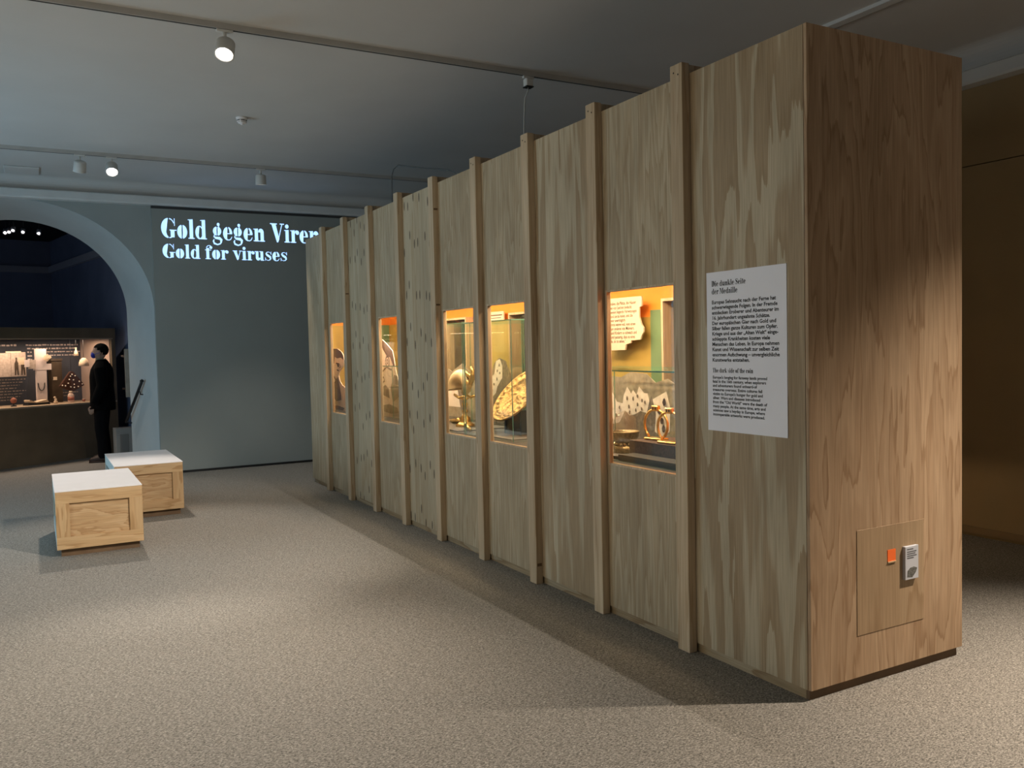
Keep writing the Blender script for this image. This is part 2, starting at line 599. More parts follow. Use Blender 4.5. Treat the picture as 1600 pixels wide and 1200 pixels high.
def sans(name, lines, size, leading, mat, place, parent=None, bold=0.0, sx=1.0, align='LEFT'):
    """lettering in the built-in face, turned into a mesh; place(u, v) -> local 3D point"""
    cu = bpy.data.curves.new(name + '_tmp', 'FONT')
    cu.body = '\n'.join(lines)
    cu.size = size
    cu.space_line = leading
    cu.offset = bold
    cu.resolution_u = 2
    cu.align_x = align
    cu.fill_mode = 'FRONT'
    o = bpy.data.objects.new(name + '_tmp', cu)
    COL.objects.link(o)
    dg = bpy.context.evaluated_depsgraph_get()
    dg.update()
    me = bpy.data.meshes.new_from_object(o.evaluated_get(dg))
    bpy.data.objects.remove(o)
    for v in me.vertices:
        v.co = place(v.co.x * sx, v.co.y)
    me.materials.clear()
    me.materials.append(mat)
    me.name = name
    ob = bpy.data.objects.new(name, me)
    return link(ob, parent)


# ---- a fat high-contrast stencil serif, drawn as polygons (cap height 1, x-height .68)
def _arc(cx, cy, rx, ry, a0, a1, n=14):
    return [(cx + rx * math.cos(math.radians(a0 + (a1 - a0) * i / n)), cy + ry * math.sin(math.radians(a0 + (a1 - a0) * i / n))) for i in range(n + 1)]


def _rect(x0, y0, x1, y1):
    return [(x0, y0), (x1, y0), (x1, y1), (x0, y1)]


def _cres(cx, cy, rx, ry, th, hair, a0, a1):
    return _arc(cx, cy, rx, ry, a0, a1) + _arc(cx, cy, rx - th, ry - hair, a1, a0)


class Strip(list):
    pass


def _stroke(pts, ws):
    L_, R_ = [], []
    for i, p in enumerate(pts):
        q0, q1 = pts[max(0, i - 1)], pts[min(len(pts) - 1, i + 1)]
        dx, dy = q1[0] - q0[0], q1[1] - q0[1]
        d = math.hypot(dx, dy) or 1
        nx, ny = -dy / d, dx / d
        L_.append((p[0] + nx * ws[i] / 2, p[1] + ny * ws[i] / 2))
        R_.append((p[0] - nx * ws[i] / 2, p[1] - ny * ws[i] / 2))
    o = Strip(L_ + R_[::-1])
    o.sides = (L_, R_)
    return o


H, ST, XH, HA = 0.045, 0.205, 0.68, 0.05


def _dot(x, y, r):
    return _arc(x, y, r, r, 0, 330, 11)


def _l(x, top, serif=True):
    s = [_rect(x, 0, x + ST, top - 0.05)]
    s.append([(x - 0.08, top - 0.055), (x - 0.08, top - 0.02), (x + ST, top), (x + ST, top - 0.05), (x, top - 0.05)])
    if serif:
        s.append(_rect(x - 0.08, 0, x + ST + 0.08, H))
    return s


def glyph(c):
    cy, ry = XH / 2, XH / 2 + 0.01
    if c == 'o':
        return [_cres(.30, cy, .28, ry, .19, HA, 98, 262), _cres(.32, cy, .28, ry, .19, HA, -82, 82)], .66
    if c == 'e':
        return [_cres(.30, cy, .28, ry, .19, HA, 98, 285), _cres(.32, cy, .26, ry, .16, HA, 4, 82), _rect(.14, cy - .02, .57, cy + .025),
                _stroke([(.36, .0), (.48, .06), (.56, .19)], [.05, .05, .03])], .64
    if c == 'c':
        return [_cres(.30, cy, .28, ry, .19, HA, 90, 285), _dot(.46, .52, .1), _stroke([(.30, .67), (.42, .66), (.50, .58)], [.04, .04, .05]), _stroke([(.36, .0), (.48, .06), (.55, .19)], [.05, .05, .03])], .62
    if c == 'd':
        return [_cres(.28, cy, .26, ry, .18, HA, 90, 270), _stroke([(.28, .66), (.36, .63), (.41, .55)], [.05] * 3), _stroke([(.28, .02), (.36, .05), (.41, .13)], [.05] * 3)] + _l(.41, 1.0), .74
    if c == 'l':
        return _l(.08, 1.0), .40
    if c == 'h':
        return _l(.08, 1.0) + [_rect(.44, 0, .44 + ST, .5), _arc(.47, .48, .175, .2, 0, 180), _rect(.38, 0, .44 + ST + .07, H)], .77
    if c == 'k':
        return _l(.08, 1.0) + [_stroke([(.28, .27), (.52, .64)], [.045, .045]), _rect(.42, XH - H, .66, XH), _stroke([(.38, .40), (.58, .03)], [.2, .2]), _rect(.42, 0, .74, H)], .76
    if c == 'b':
        return _l(.08, 1.0), .5
    if c == 'i':
        return _l(.08, XH) + [_dot(.18, .86, .115)], .40
    if c == 'n':
        return _l(.08, XH) + [_rect(.44, 0, .44 + ST, .5), _arc(.47, .48, .175, .2, 0, 180), _rect(.38, 0, .44 + ST + .07, H)], .77
    if c == 'm':
        return _l(.08, XH) + [_rect(.42, 0, .42 + ST, .5), _arc(.45, .48, .175, .2, 0, 180), _rect(.78, 0, .78 + ST, .5), _arc(.81, .48, .175, .2, 0, 180)], 1.1
    if c == 'u':
        return [_rect(.08, .17, .08 + ST, XH - .03), _rect(0, XH - H, .08 + ST, XH), _arc(.255, .2, .175, .2, 180, 360), _rect(.44, 0, .44 + ST, XH), _rect(.36, XH - H, .5, XH), _rect(.5, 0, .72, H)], .76
    if c == 'r':
        return _l(.08, XH) + [_dot(.46, .55, .115), _stroke([(.28, .5), (.34, .63), (.44, .66)], [.05] * 3)], .58
    if c == 'f':
        return [_rect(.1, 0, .1 + ST, .80), _arc(.30, .80, .2, .2, 90, 180), _stroke([(.28, .985), (.38, .98), (.44, .92)], [.05] * 3), _dot(.44, .84, .105), _rect(0, XH - H, .46, XH), _rect(.02, 0, .42, H)], .50
    if c == 't':
        return [_rect(.1, .1, .1 + ST, .88), _rect(0, XH - H, .42, XH), _stroke([(.16, .12), (.24, .02), (.34, .02), (.42, .14)], [.14, .07, .05, .04])], .44
    if c == 's':
        return [_stroke([(.50, .47), (.45, .60), (.30, .66), (.16, .61), (.12, .52), (.20, .42), (.42, .28), (.46, .16), (.38, .055), (.24, .025), (.10, .08), (.045, .22)], [.02, .03, .035, .07, .11, .16, .16, .11, .06, .035, .03, .02]),
                _rect(.485, .45, .52, XH), _rect(.03, 0, .065, .24)], .58
    if c == 'a':
        return [_rect(.30, .03, .30 + ST, .5), _arc(.30, .46, .205, .21, 0, 150), _dot(.13, .52, .1), _cres(.22, .18, .2, .19, .14, .05, 90, 290), _stroke([(.45, .05), (.52, .02), (.6, .08)], [.06, .05, .03])], .62
    if c == 'g':
        return [_cres(.27, .45, .24, .235, .165, .045, 98, 262), _cres(.29, .45, .24, .235, .165, .045, -82, 82),
                _dot(.36, .80, .085), _stroke([(.40, .66), (.37, .75)], [.04, .05]),
                _stroke([(.12, .26), (.08, .17), (.18, .10), (.42, .08), (.52, .0), (.50, -.12)], [.05, .07, .12, .15, .15, .1]),
                _stroke([(.09, .02), (.04, -.07), (.09, -.19), (.28, -.25), (.45, -.2), (.51, -.1)], [.05, .09, .1, .07, .07, .09])], .62
    if c == 'v':
        return [[(.06, XH - .03), (.28, XH - .03), (.46, .12), (.36, -.01), (.32, -.01)], _stroke([(.37, .0), (.57, XH - .03)], [.045, .045]), _rect(0, XH - H, .34, XH), _rect(.48, XH - H, .68, XH)], .68
    if c == 'V':
        return [[(.09, .96), (.36, .96), (.57, .16), (.46, -.01), (.41, -.01)], _stroke([(.47, .0), (.76, .96)], [.05, .05]), _rect(0, .95, .44, 1.0), _rect(.62, .95, .90, 1.0)], .90
    if c == 'G':
        return [_cres(.45, .5, .43, .51, .27, .05, 95, 265), _cres(.47, .5, .36, .51, .05, .05, 32, 85), _rect(.775, .62, .81, 1.0), _rect(.56, .04, .56 + .22, .40),
                _rect(.50, .38, .90, .425), _stroke([(.47, .015), (.58, .03), (.66, .1)], [.05] * 3)], .92
    if c == 'D':
        return [_rect(.09, 0, .33, 1.0), _rect(0, .955, .5, 1), _rect(0, 0, .5, .045), _cres(.44, .5, .44, .5, .25, .045, -90, 90)], .92
    if c == 'S':
        return [_stroke([(.62, .70), (.56, .90), (.38, .975), (.2, .92), (.15, .78), (.28, .6), (.5, .42), (.56, .24), (.44, .06), (.26, .03), (.12, .12), (.06, .3)], [.04, .05, .05, .12, .18, .24, .24, .18, .07, .05, .05, .04]),
                _rect(.6, .66, .645, 1.0), _rect(.04, 0, .085, .34)], .70
    if c == 'M':
        return [_rect(.12, 0, .165, .97), _rect(0, 0, .28, .045), _rect(0, .955, .3, 1), [(.14, 1), (.38, 1), (.60, .22), (.52, 0)], _stroke([(.53, .02), (.80, .98)], [.045, .045]), _rect(.78, 0, 1.0, 1.0), _rect(.70, 0, 1.1, .045), _rect(.78, .955, 1.1, 1)], 1.12
    if c == 'T':
        return [_rect(.28, 0, .52, 1.0), _rect(.04, .955, .76, 1.0), _rect(.16, 0, .64, .045), _rect(.03, .66, .07, 1.0), _rect(.73, .66, .77, 1.0)], .80
    return [], .30


def serif_text(name, text, cap, x_scale, mat, place, parent=None, track=0.0):
    bm = bmesh.new()
    x = 0.0
    for ch in text:
        polys, adv = glyph(ch)
        for p in polys:
            if isinstance(p, Strip):
                A, B = [[bm.verts.new(place((x + q[0]) * cap * x_scale, q[1] * cap)) for q in sd] for sd in p.sides]
                for i in range(len(A) - 1):
                    bm.faces.new((A[i], A[i + 1], B[i + 1], B[i]))
                continue
            try:
                vs = [bm.verts.new(place((x + q[0]) * cap * x_scale, q[1] * cap)) for q in p]
                bm.faces.new(vs)
            except ValueError:
                pass
        x += adv + track
    bmesh.ops.triangulate(bm, faces=bm.faces[:])
    me = bpy.data.meshes.new(name)
    bm.to_mesh(me)
    bm.free()
    me.materials.append(mat)
    return link(bpy.data.objects.new(name, me), parent), x * cap * x_scale


# ------------------------------------------------------------------ room shell
YW, XW, XL, YB, ZC = 9.70, 3.60, -6.0, -6.5, 3.86
structure(box('floor', XL - 0.3, XW + 0.3, YB - 0.3, 19.5, -0.1, 0.0, M_FLOOR))
structure(box('ceiling', XL - 0.3, XW + 0.3, YB - 0.3, YW + 0.2, ZC, ZC + 0.15, M_CEIL))
# right wall: brown boards with one horizontal joint
wr = structure(boxes('wall_right', [(XW, XW + 0.2, YB, YW, 0, 2.945)], M_RWALL))
box('upper_panel', XW + 0.004, XW + 0.2, YB, YW, 2.953, ZC, M_RWALL, wr)
structure(boxes('baseboard_right', [(XW - 0.018, XW, YB, YW, 0.02, 0.075)], flat('baseboard_wood', (0.28, 0.19, 0.10), 0.6)))
# left wall with two tall window openings, rear wall with one, all added for the fill light
WY = ((0.1, 3.7), (4.8, 8.4))
WB0, WB1 = 0.30, 2.60


def window(name, y0, on_left):
    def q(a, b, z0, z1, d0, d1):
        if on_left:
            return (XL - d1, XL - d0, a, b, z0, z1)
        return (a, b, YB - d1, YB - d0, z0, z1)
    y1 = y0 + 3.6
    o = structure(boxes(name, [q(y0, y1, WB0, WB0 + 0.08, 0.1, 0.18), q(y0, y1, WB1 - 0.08, WB1, 0.1, 0.18)] + [q(y0 + k, y0 + k + 0.07, WB0 + 0.08, WB1 - 0.08, 0.1, 0.18) for k in (0, 1.18, 2.36, 3.53)], M_WINFRAME))
    for k in (0.07, 1.25, 2.43):
        bb = q(y0 + k, y0 + k + 1.1, WB0 + 0.08, WB1 - 0.08, 0.14, 0.145)
        box('pane', *bb, M_GLASS, o)


structure(boxes('wall_left', [(XL - 0.25, XL, YB, WY[0][0], 0, ZC), (XL - 0.25, XL, WY[0][1], WY[1][0], 0, ZC), (XL - 0.25, XL, WY[1][1], YW + 1.0, 0, ZC)] + [(XL - 0.25, XL, a, b, 0, WB0) for a, b in WY] + [(XL - 0.25, XL, a, b, WB1, ZC) for a, b in WY], M_BACKROOM))
window('added_window_1', 4.8, True)
window('added_window_2', 0.1, True)
structure(boxes('wall_rear', [(XL, -4.8, YB - 0.25, YB, 0, ZC), (-1.2, XW, YB - 0.25, YB, 0, ZC), (-4.8, -1.2, YB - 0.25, YB, 0, WB0), (-4.8, -1.2, YB - 0.25, YB, WB1, ZC)], M_BACKROOM))
window('added_window_3', -4.8, False)

# far wall with the arched passage (ellipse, splayed reveal)
AX, AZ = -3.10, 2.20
OA, OB, IA, IB, T = 1.58, 1.38, 1.33, 1.25, 1.0


def arch_pts(a, b, n=40):
    return [(AX + a, 0.0)] + [(AX + a * math.cos(math.pi * i / n), AZ + b * math.sin(math.pi * i / n)) for i in range(n + 1)] + [(AX - a, 0.0)]


def arch_wall():
    bm = bmesh.new()
    po, pi_ = arch_pts(OA, OB), arch_pts(IA, IB)
    n = len(po)
    x0, x1, zt = XL - 0.25, XW, ZC

    def ring_face(pts, y, mi):
        # outer boundary matched point by point: project each arch point on the wall rectangle
        inner = [bm.verts.new((p[0], y, p[1])) for p in pts]
        outer = []
        for i, p in enumerate(pts):
            if i == 0:
                q = (x1, 0)
            elif i == n - 1:
                q = (x0, 0)
            else:
                t = (i - 1) / (n - 3)
                if t < 0.25:
                    q = (x1, zt * (t / 0.25) if t > 0 else 0.02)
                elif t <= 0.75:
                    q = (x1 + (x0 - x1) * (t - 0.25) / 0.5, zt)
                else:
                    q = (x0, zt * (1 - t) / 0.25 if t < 1 else 0.02)
            outer.append(bm.verts.new((q[0], y, q[1])))
        for i in range(n - 1):
            f = bm.faces.new((inner[i], inner[i + 1], outer[i + 1], outer[i]))
            f.material_index = mi
        return inner
    A = ring_face(po, YW, 0)
    B = ring_face(pi_, YW + T, 0)
    return bm


bm = arch_wall()
structure(from_bm('wall_far', bm, M_ARCHWALL))
bm = bmesh.new()
po, pi_ = arch_pts(OA, OB), arch_pts(IA, IB)
va = [bm.verts.new((p[0], YW, p[1])) for p in po]
vb = [bm.verts.new((p[0], YW + T, p[1])) for p in pi_]
for i in range(len(va) - 1):
    bm.faces.new((va[i], va[i + 1], vb[i + 1], vb[i]))
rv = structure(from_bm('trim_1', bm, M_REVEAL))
for p in rv.data.polygons:
    p.use_smooth = True
# plaster wall slab that carries the projected title, slightly proud of the old wall
ts = structure(box('wall_title', -1.515, XW, YW - 0.05, YW - 0.001, 0.0, 3.54, M_WALL))
structure(box('trim_2', -1.515, XW, YW - 0.046, YW - 0.002, 3.54, 3.575, flat('shadow_gap', (0.05, 0.05, 0.05), 0.9)))
structure(box('baseboard_far', -1.515, XW, YW - 0.065, YW - 0.05, 0, 0.03, M_BLACK))


def cornice(name, horizontal):
    prof = [(0, 3.575), (0.10, 3.58), (0.11, 3.60), (0.11, 3.685), (0.085, 3.70), (0, 3.705)]
    bm = bmesh.new()
    if horizontal:
        pts = [(YW - p[0], p[1]) for p in prof]
        bm_prism(bm, pts, 'yz', XL, XW)
    else:
        pts = [(XW - p[0], p[1] - 0.02) for p in prof]
        bm_prism(bm, pts, 'xz', YB, YW)
    return structure(from_bm(name, bm, M_CORNICE))


cornice('trim_3', True)
cornice('trim_4', False)


def cove(name, horizontal):
    r = 0.16
    arc = [(r - r * math.cos(math.radians(a)), ZC - r + r * math.sin(math.radians(a))) for a in range(0, 91, 10)]
    pts = [(0, ZC)] + [(0, ZC - r)] + arc[1:]
    bm = bmesh.new()
    if horizontal:
        bm_prism(bm, [(YW - p[0], p[1]) for p in pts], 'yz', XL, XW)
    else:
        bm_prism(bm, [(XW - p[0], p[1]) for p in pts], 'xz', YB, YW)
    return structure(from_bm(name, bm, M_CEIL))


cove('trim_5', True)
cove('trim_6', False)
# shallow beam edge on the ceiling to the right of the box
structure(boxes('trim_7', [(2.11, 2.19, YB, 5.2, ZC - 0.025, ZC)], M_CEIL))
boxes('joint_strip', [(2.19, 2.205, YB, 5.2, ZC - 0.02, ZC)], M_SLOT, bpy.data.objects['trim_7'])

# the dark room beyond the arch (turned about twelve degrees)
P0, P1, P2 = Vector((-1.17, 10.72, 0)), Vector((-2.57, 17.71, 0)), Vector((-9.0, 16.2, 0))
for nm, a, b in (('wall_beyond_side', P0, P1), ('wall_beyond_back', P1, P2)):
    d = (b - a).normalized()
    o_ = Vector((d.y, -d.x, 0)) * 0.15
    bm = bmesh.new()
    bm_prism(bm, [(a.x, a.y), (b.x, b.y), (b.x + o_.x, b.y + o_.y), (a.x + o_.x, a.y + o_.y)], 'xy', 0, 4.1)
    structure(from_bm(nm, bm, M_NAVY))
    bm = bmesh.new()
    i_ = -o_ * 0.5
    bm_prism(bm, [(a.x, a.y), (b.x, b.y), (b.x + i_.x, b.y + i_.y), (a.x + i_.x, a.y + i_.y)], 'xy', 3.34, 3.47)
    structure(from_bm('trim_8' if nm.endswith('side') else 'trim_9', bm, M_FARTRIM))
structure(box('wall_beyond_left', -9.1, -8.9, 10.7, 17, 0, 4.1, M_NAVY))
structure(box('ceiling_beyond', -9.2, 0.2, YW + T + 0.005, 19.4, 4.0, 4.1, M_BLACKCEIL))
# passage roof above the arch reveal is closed by the two wall skins
structure(box('wall_passage_cap', XL, XW, YW + 0.01, YW + T - 0.01, ZC, ZC + 0.1, M_BLACKCEIL))

# ------------------------------------------------------------------ plywood exhibition box
W, L, HT, HB = 1.076, 7.742, 2.957, 0.047
PY = [0.731, 1.501, 2.276, 3.047, 3.826, 4.605, 5.378, 6.155, 6.930]
PWD, PD, PTOP = 0.091, 0.050, 3.007
TH = 0.02
hut = thing('exhibition_box', 'long tall plywood exhibition box with upright battens and lit windows', 'display box')
WIN = {1: (0.838, 1.487), 3: (2.383, 3.000), 4: (3.150, 3.786), 6: (4.712, 5.302), 8: (6.262, 6.872)}
WZ0, WZ1 = 0.893, 1.918
BWIN = {2: (1.60, 2.17), 5: (3.85, 4.42), 7: (5.33, 5.90)}


def panel_with_hole(name, x0, x1, y0, y1, z0, z1, hole, mat, parent):
    if hole is None:
        return box(name, x0, x1, y0, y1, z0, z1, mat, parent)
    h0, h1 = hole
    bm = bmesh.new()
    ys = [y0, h0, h1, y1]
    zs = [z0, WZ0, WZ1, z1]
    for x in (x0, x1):
        g = [[bm.verts.new((x, y, z)) for z in zs] for y in ys]
        for i in range(3):
            for k in range(3):
                if i == 1 and k == 1:
                    continue
                bm.faces.new((g[i][k], g[i + 1][k], g[i + 1][k + 1], g[i][k + 1]))
    for (a, b) in (((y0, z0), (y1, z0)), ((y1, z0), (y1, z1)), ((y1, z1), (y0, z1)), ((y0, z1), (y0, z0)),
                   ((h0, WZ0), (h1, WZ0)), ((h1, WZ0), (h1, WZ1)), ((h1, WZ1), (h0, WZ1)), ((h0, WZ1), (h0, WZ0))):
        bm.faces.new([bm.verts.new(c) for c in ((x0, *a), (x0, *b), (x1, *b), (x1, *a))])
    return from_bm(name, bm, mat, parent)


edges = [0.0] + [y + PWD / 2 for y in PY] + [L]
mats = [M_PLY, M_PLYFINE, M_PLY, M_PLYFINE, M_PLYFINE, M_PLYKNOT, M_PLYFINE, M_PLYKNOT, M_PLYFINE, M_PLYFINE]
for i in range(10):
    panel_with_hole('plywood_panel', 0.0, TH, edges[i] + 0.0015, edges[i + 1] - 0.0015, HB, HT, WIN.get(i), mats[i], hut)
    panel_with_hole('rear_panel', W - TH, W, edges[i] + 0.0015, edges[i + 1] - 0.0015, HB, HT, BWIN.get(i), M_PLYFINE, hut)
box('end_panel', 0.001, W - 0.001, -0.018, 0.0, HB, HT + 0.002, M_PLYEND, hut, 0.001)
box('far_end_panel', 0.001, W - 0.001, L, L + 0.018, HB, HT, M_PLYFINE, hut)
# plinth boards, set back a little
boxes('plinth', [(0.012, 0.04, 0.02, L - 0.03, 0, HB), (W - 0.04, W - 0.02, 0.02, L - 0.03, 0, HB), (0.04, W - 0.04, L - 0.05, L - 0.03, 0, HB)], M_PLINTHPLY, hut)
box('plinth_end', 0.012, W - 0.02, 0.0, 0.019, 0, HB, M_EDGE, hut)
# upright battens on both long sides and the roof beams between them
post = box('batten', -PD, 0.0, 0, PWD, 0.0, PTOP, M_POST, hut, 0.002)
post.location = (0, PY[0], 0)
rpost = None
beam = box('roof_beam', 0.0, W, 0, PWD * 0.45, HT - 0.05, PTOP + 0.004, M_POST, hut)
beam.location = (0, PY[0] + 0.03, 0)
scr = None
for i, y in enumerate(PY):
    if i:
        c = copy_of(post, (0, y, 0), hut)
        copy_of(beam, (0, y + 0.03, 0), hut)
    rp = copy_of(post, (W + PD, y, 0), hut)
    if i < 4:
        for k, zz in ((0.028, PTOP - 0.055), (0.062, PTOP - 0.04)):
            if scr is None:
                scr = lathe('screw_head', [(0.0045, 0), (0.0045, 0.001), (0, 0.0012)], M_SLOT, None, 8)
                scr.rotation_euler = (0, -math.pi / 2, 0)
                scr.parent = hut
                s_ = scr
            else:
                s_ = copy_of(scr, (0, 0, 0), hut)
            s_.location = (-PD - 0.0005, y + k, zz)
# dark wood knots on the sides of two battens
for (y, z, s_) in ((PY[4], 2.74, .016), (PY[4], 1.96, .014), (PY[2], 0.13, .02), (PY[7], 2.2, .012)):
    k = box('knot', -PD + 0.008, -0.008, y - 0.0012, y + 0.0012, z - s_ * 0.5, z + s_ * 0.5, M_EDGE, hut)

# window linings with panes
for i, (y0, y1) in WIN.items():
    t = 0.012
    fr = boxes('window_lining', [(-0.004, 0.024, y0, y0 + t, WZ0, WZ1), (-0.004, 0.024, y1 - t, y1, WZ0, WZ1), (-0.004, 0.024, y0 + t, y1 - t, WZ0, WZ0 + t), (-0.004, 0.024, y0 + t, y1 - t, WZ1 - t, WZ1)], M_POST, hut)
    box('glass_pane', 0.014, 0.019, y0 + t, y1 - t, WZ0 + t, WZ1 - t, [M_GLASS], fr)
for i, (y0, y1) in BWIN.items():
    t = 0.02
    fr = boxes('window_lining', [(W - 0.12, W + 0.004, y0, y0 + t, WZ0, WZ1), (W - 0.12, W + 0.004, y1 - t, y1, WZ0, WZ1), (W - 0.12, W + 0.004, y0 + t, y1 - t, WZ0, WZ0 + t), (W - 0.12, W + 0.004, y0 + t, y1 - t, WZ1 - t, WZ1)], M_POST, hut)
    box('glass_pane', W - 0.05, W - 0.044, y0 + t, y1 - t, WZ0 + t, WZ1 - t, [M_GLASS], fr)

# orange lining of the inside
XB = W - TH - 0.012
lst = []
segs = sorted(BWIN.values())
y = 0.05
for (a, b) in segs:
    lst.append((y, a))
    y = b
lst.append((y, L - 0.02))
for (a, b) in lst:
    box('orange_lining', XB, XB + 0.010, a + 0.001, b - 0.001, WZ0 - 0.02, WZ1, M_ORANGE, hut)
box('orange_lining', XB, XB + 0.010, 0.05, L - 0.02, WZ1, 2.32, M_ORANGE, hut)
box('orange_end_lining', 0.03, XB, L - 0.02, L - 0.01, WZ0 - 0.02, 2.32, M_ORANGE, hut)
box('deck', 0.026, XB, 0.1, L - 0.03, 0.86, 0.893, M_DECK, hut)
box('inner_ceiling', TH, XB, 0.02, L - 0.02, 2.32, 2.34, M_INNER, hut)
box('inner_end_board', 0.03, XB, 0.02, 0.03, 0.86, 2.32, M_ORANGE, hut)
# warm lamps inside the box: six strips under the inner ceiling
for k in range(6):
    yc = 0.75 + k * 1.27
    box('light_strip', 0.09, 0.15, yc - 0.45, yc + 0.45, 2.304, 2.319, M_LED, hut)
    area_light('case_lamp', (0.12, yc, 2.300), (0, 0, 0), 0.06, 0.9, 15, (1.0, 0.70, 0.42))

for yc in (0.95, 2.5, 3.4, 4.9, 6.5):  # extra strips added to brighten the batten sides beside the windows
    box('light_strip', 0.45, 0.51, yc - 0.3, yc + 0.3, 2.304, 2.319, M_LED, hut)
    area_light('case_lamp', (0.48, yc, 2.300), (0, 0, 0), 0.06, 0.6, 9, (1.0, 0.70, 0.42))
for yc in (1.9, 4.15, 5.62):  # lower strips added so that light spills onto the right wall
    box('light_strip', 0.30, 0.36, yc - 0.35, yc + 0.35, 2.222, 2.318, M_LED, hut)
    area_light('case_lamp', (0.33, yc, 2.218), (0, 0, 0), 0.06, 0.7, 14, (1.0, 0.70, 0.42))

# access hatch in the end face
hatch = box('access_hatch', 0.300, 0.774, -0.0205, -0.0185, 0.241, 0.728, M_PLYHATCH, hut, 0.001)
hole = bmesh.new()
bm_box(hole, 0.508, 0.565, -0.0225, -0.0207, 0.556, 0.611)
from_bm('peep_hole_glow', hole, flat('orange_hole_glow', (0.95, 0.17, 0.03), 0.5), hatch)  # orange patch painted for the lit interior seen through the hole
box('peep_hole_edge', 0.508, 0.565, -0.026, -0.0226, 0.550, 0.556, M_PINE_X, hatch)

# ------------------------------------------------------------------ info poster on the long side
pst = thing('info_poster', 'white text poster on the plywood box beside the nearest window', 'poster', (-0.001, 0.10, 1.163))
pb = box('sheet', -0.003, 0.0, 0.0, 0.52, 0.0, 0.781, M_PAPER, pst)
PU = lambda u, v: Vector((-0.0036, 0.52 - u, v))
U0 = 0.037
for t, v in (('Die dunkle Seite', 0.711), ('der Medaille', 0.673)):
    serif_text('headline', t, 0.0275, 0.90, M_INK, lambda u, w_, v=v: PU(U0 + u, v + w_), pst)
DE = ['Europas Sehnsucht nach der Ferne hat', 'schwerwiegende Folgen. In der Fremde', 'entdecken Eroberer und Abenteurer im', '16. Jahrhundert ungeahnte Schätze.',
      'Der europäischen Gier nach Gold und', 'Silber fallen ganze Kulturen zum Opfer.', 'Kriege und aus der „Alten Welt“ einge-', 'schleppte Krankheiten kosten viele',
      'Menschen das Leben. In Europa nehmen', 'Kunst und Wissenschaft zur selben Zeit', 'enormen Aufschwung – unvergleichliche', 'Kunstwerke entstehen.']
EN = ["Europe's longing for faraway lands proved", 'fatal in the 16th century, when explorers', 'and adventurers found unheard-of', 'treasures overseas. Entire cultures fell',
      "victim to Europe's hunger for gold and", 'silver. Wars and diseases introduced', 'from the “Old World” were the death of', 'many people. At the same time, arts and', 'sciences saw a heyday in Europe, where', 'incomparable artworks were produced.']
sans('body_text', DE, 0.0245, 1.05, M_INK, lambda u, v: PU(U0 + u, 0.625 + v), pst, 0.0007, 1.10)
serif_text('headline', 'The dark side of the coin', 0.0225, 0.86, M_INK, lambda u, w_: PU(U0 + u, 0.288 + w_), pst)
sans('body_text', EN, 0.0195, 1.04, M_INK, lambda u, v: PU(U0 + u, 0.258 + v), pst, 0.0005, 1.10)

# ------------------------------------------------------------------ small label block on the end face
lb = thing('object_label', 'small grey label block on the end of the plywood box', 'label', (0.616, -0.0205, 0.455))
box('block', 0, 0.096, -0.016, 0, 0, 0.158, M_LABEL, lb, 0.001)
boxes('text_print', [(0.012, 0.012 + w_, -0.0166, -0.0162, z, z + 0.005) for z, w_ in ((0.142, 0.045), (0.130, 0.068), (0.120, 0.060), (0.110, 0.070), (0.100, 0.048))], M_INKGREY, lb)
bm = bmesh.new()
bm_prism(bm, [(0.012, 0.012), (0.05, 0.008), (0.075, 0.03), (0.085, 0.05), (0.06, 0.058), (0.035, 0.055), (0.015, 0.042)], 'xz', -0.0166, -0.0162)
from_bm('picture_print', bm, M_LABELPIC, lb)

# ------------------------------------------------------------------ things inside the box
def vitrine(label, x0, x1, y0, y1, z0, z1, group='glass vitrines inside the plywood box'):
    v = thing('glass_vitrine', label, 'vitrine', (x0, y0, z0), 0, group)
    dx, dy, dz, g = x1 - x0, y1 - y0, z1 - z0, 0.008

    def pane(a0, a1, b0, b1, c0, c1, thin):
        bm = bmesh.new()
        bm_box(bm, a0, a1, b0, b1, c0, c1)
        bm.normal_update()
        for f in bm.faces:
            n = f.normal
            ax = max(range(3), key=lambda k: abs(n[k]))
            f.material_index = 0 if ax == thin else 1
        from_bm('glass_pane', bm, [M_VGLASS, M_GLEDGE], v)
    pane(0, g, g, dy - g, 0, dz - g, 0)
    pane(dx - g, dx, g, dy - g, 0, dz - g, 0)
    pane(0, dx, 0, g, 0, dz - g, 1)
    pane(0, dx, dy - g, dy, 0, dz - g, 1)
    pane(0, dx, 0, dy, dz - g, dz, 2)
    return v


vitrine('low glass vitrine over the gold stirrups', 0.13, 0.72, 0.95, 2.42, 0.894, 1.445)
vitrine('tall glass vitrine over the golden platter', 0.13, 0.70, 2.88, 3.69, 0.894, 1.805)
vitrine('tall glass vitrine over the nautilus goblet', 0.13, 0.70, 3.71, 4.72, 0.894, 1.810)
vitrine('glass vitrine in the window with the long-haired engraved figure', 0.13, 0.25, 4.95, 5.62, 0.894, 1.44)

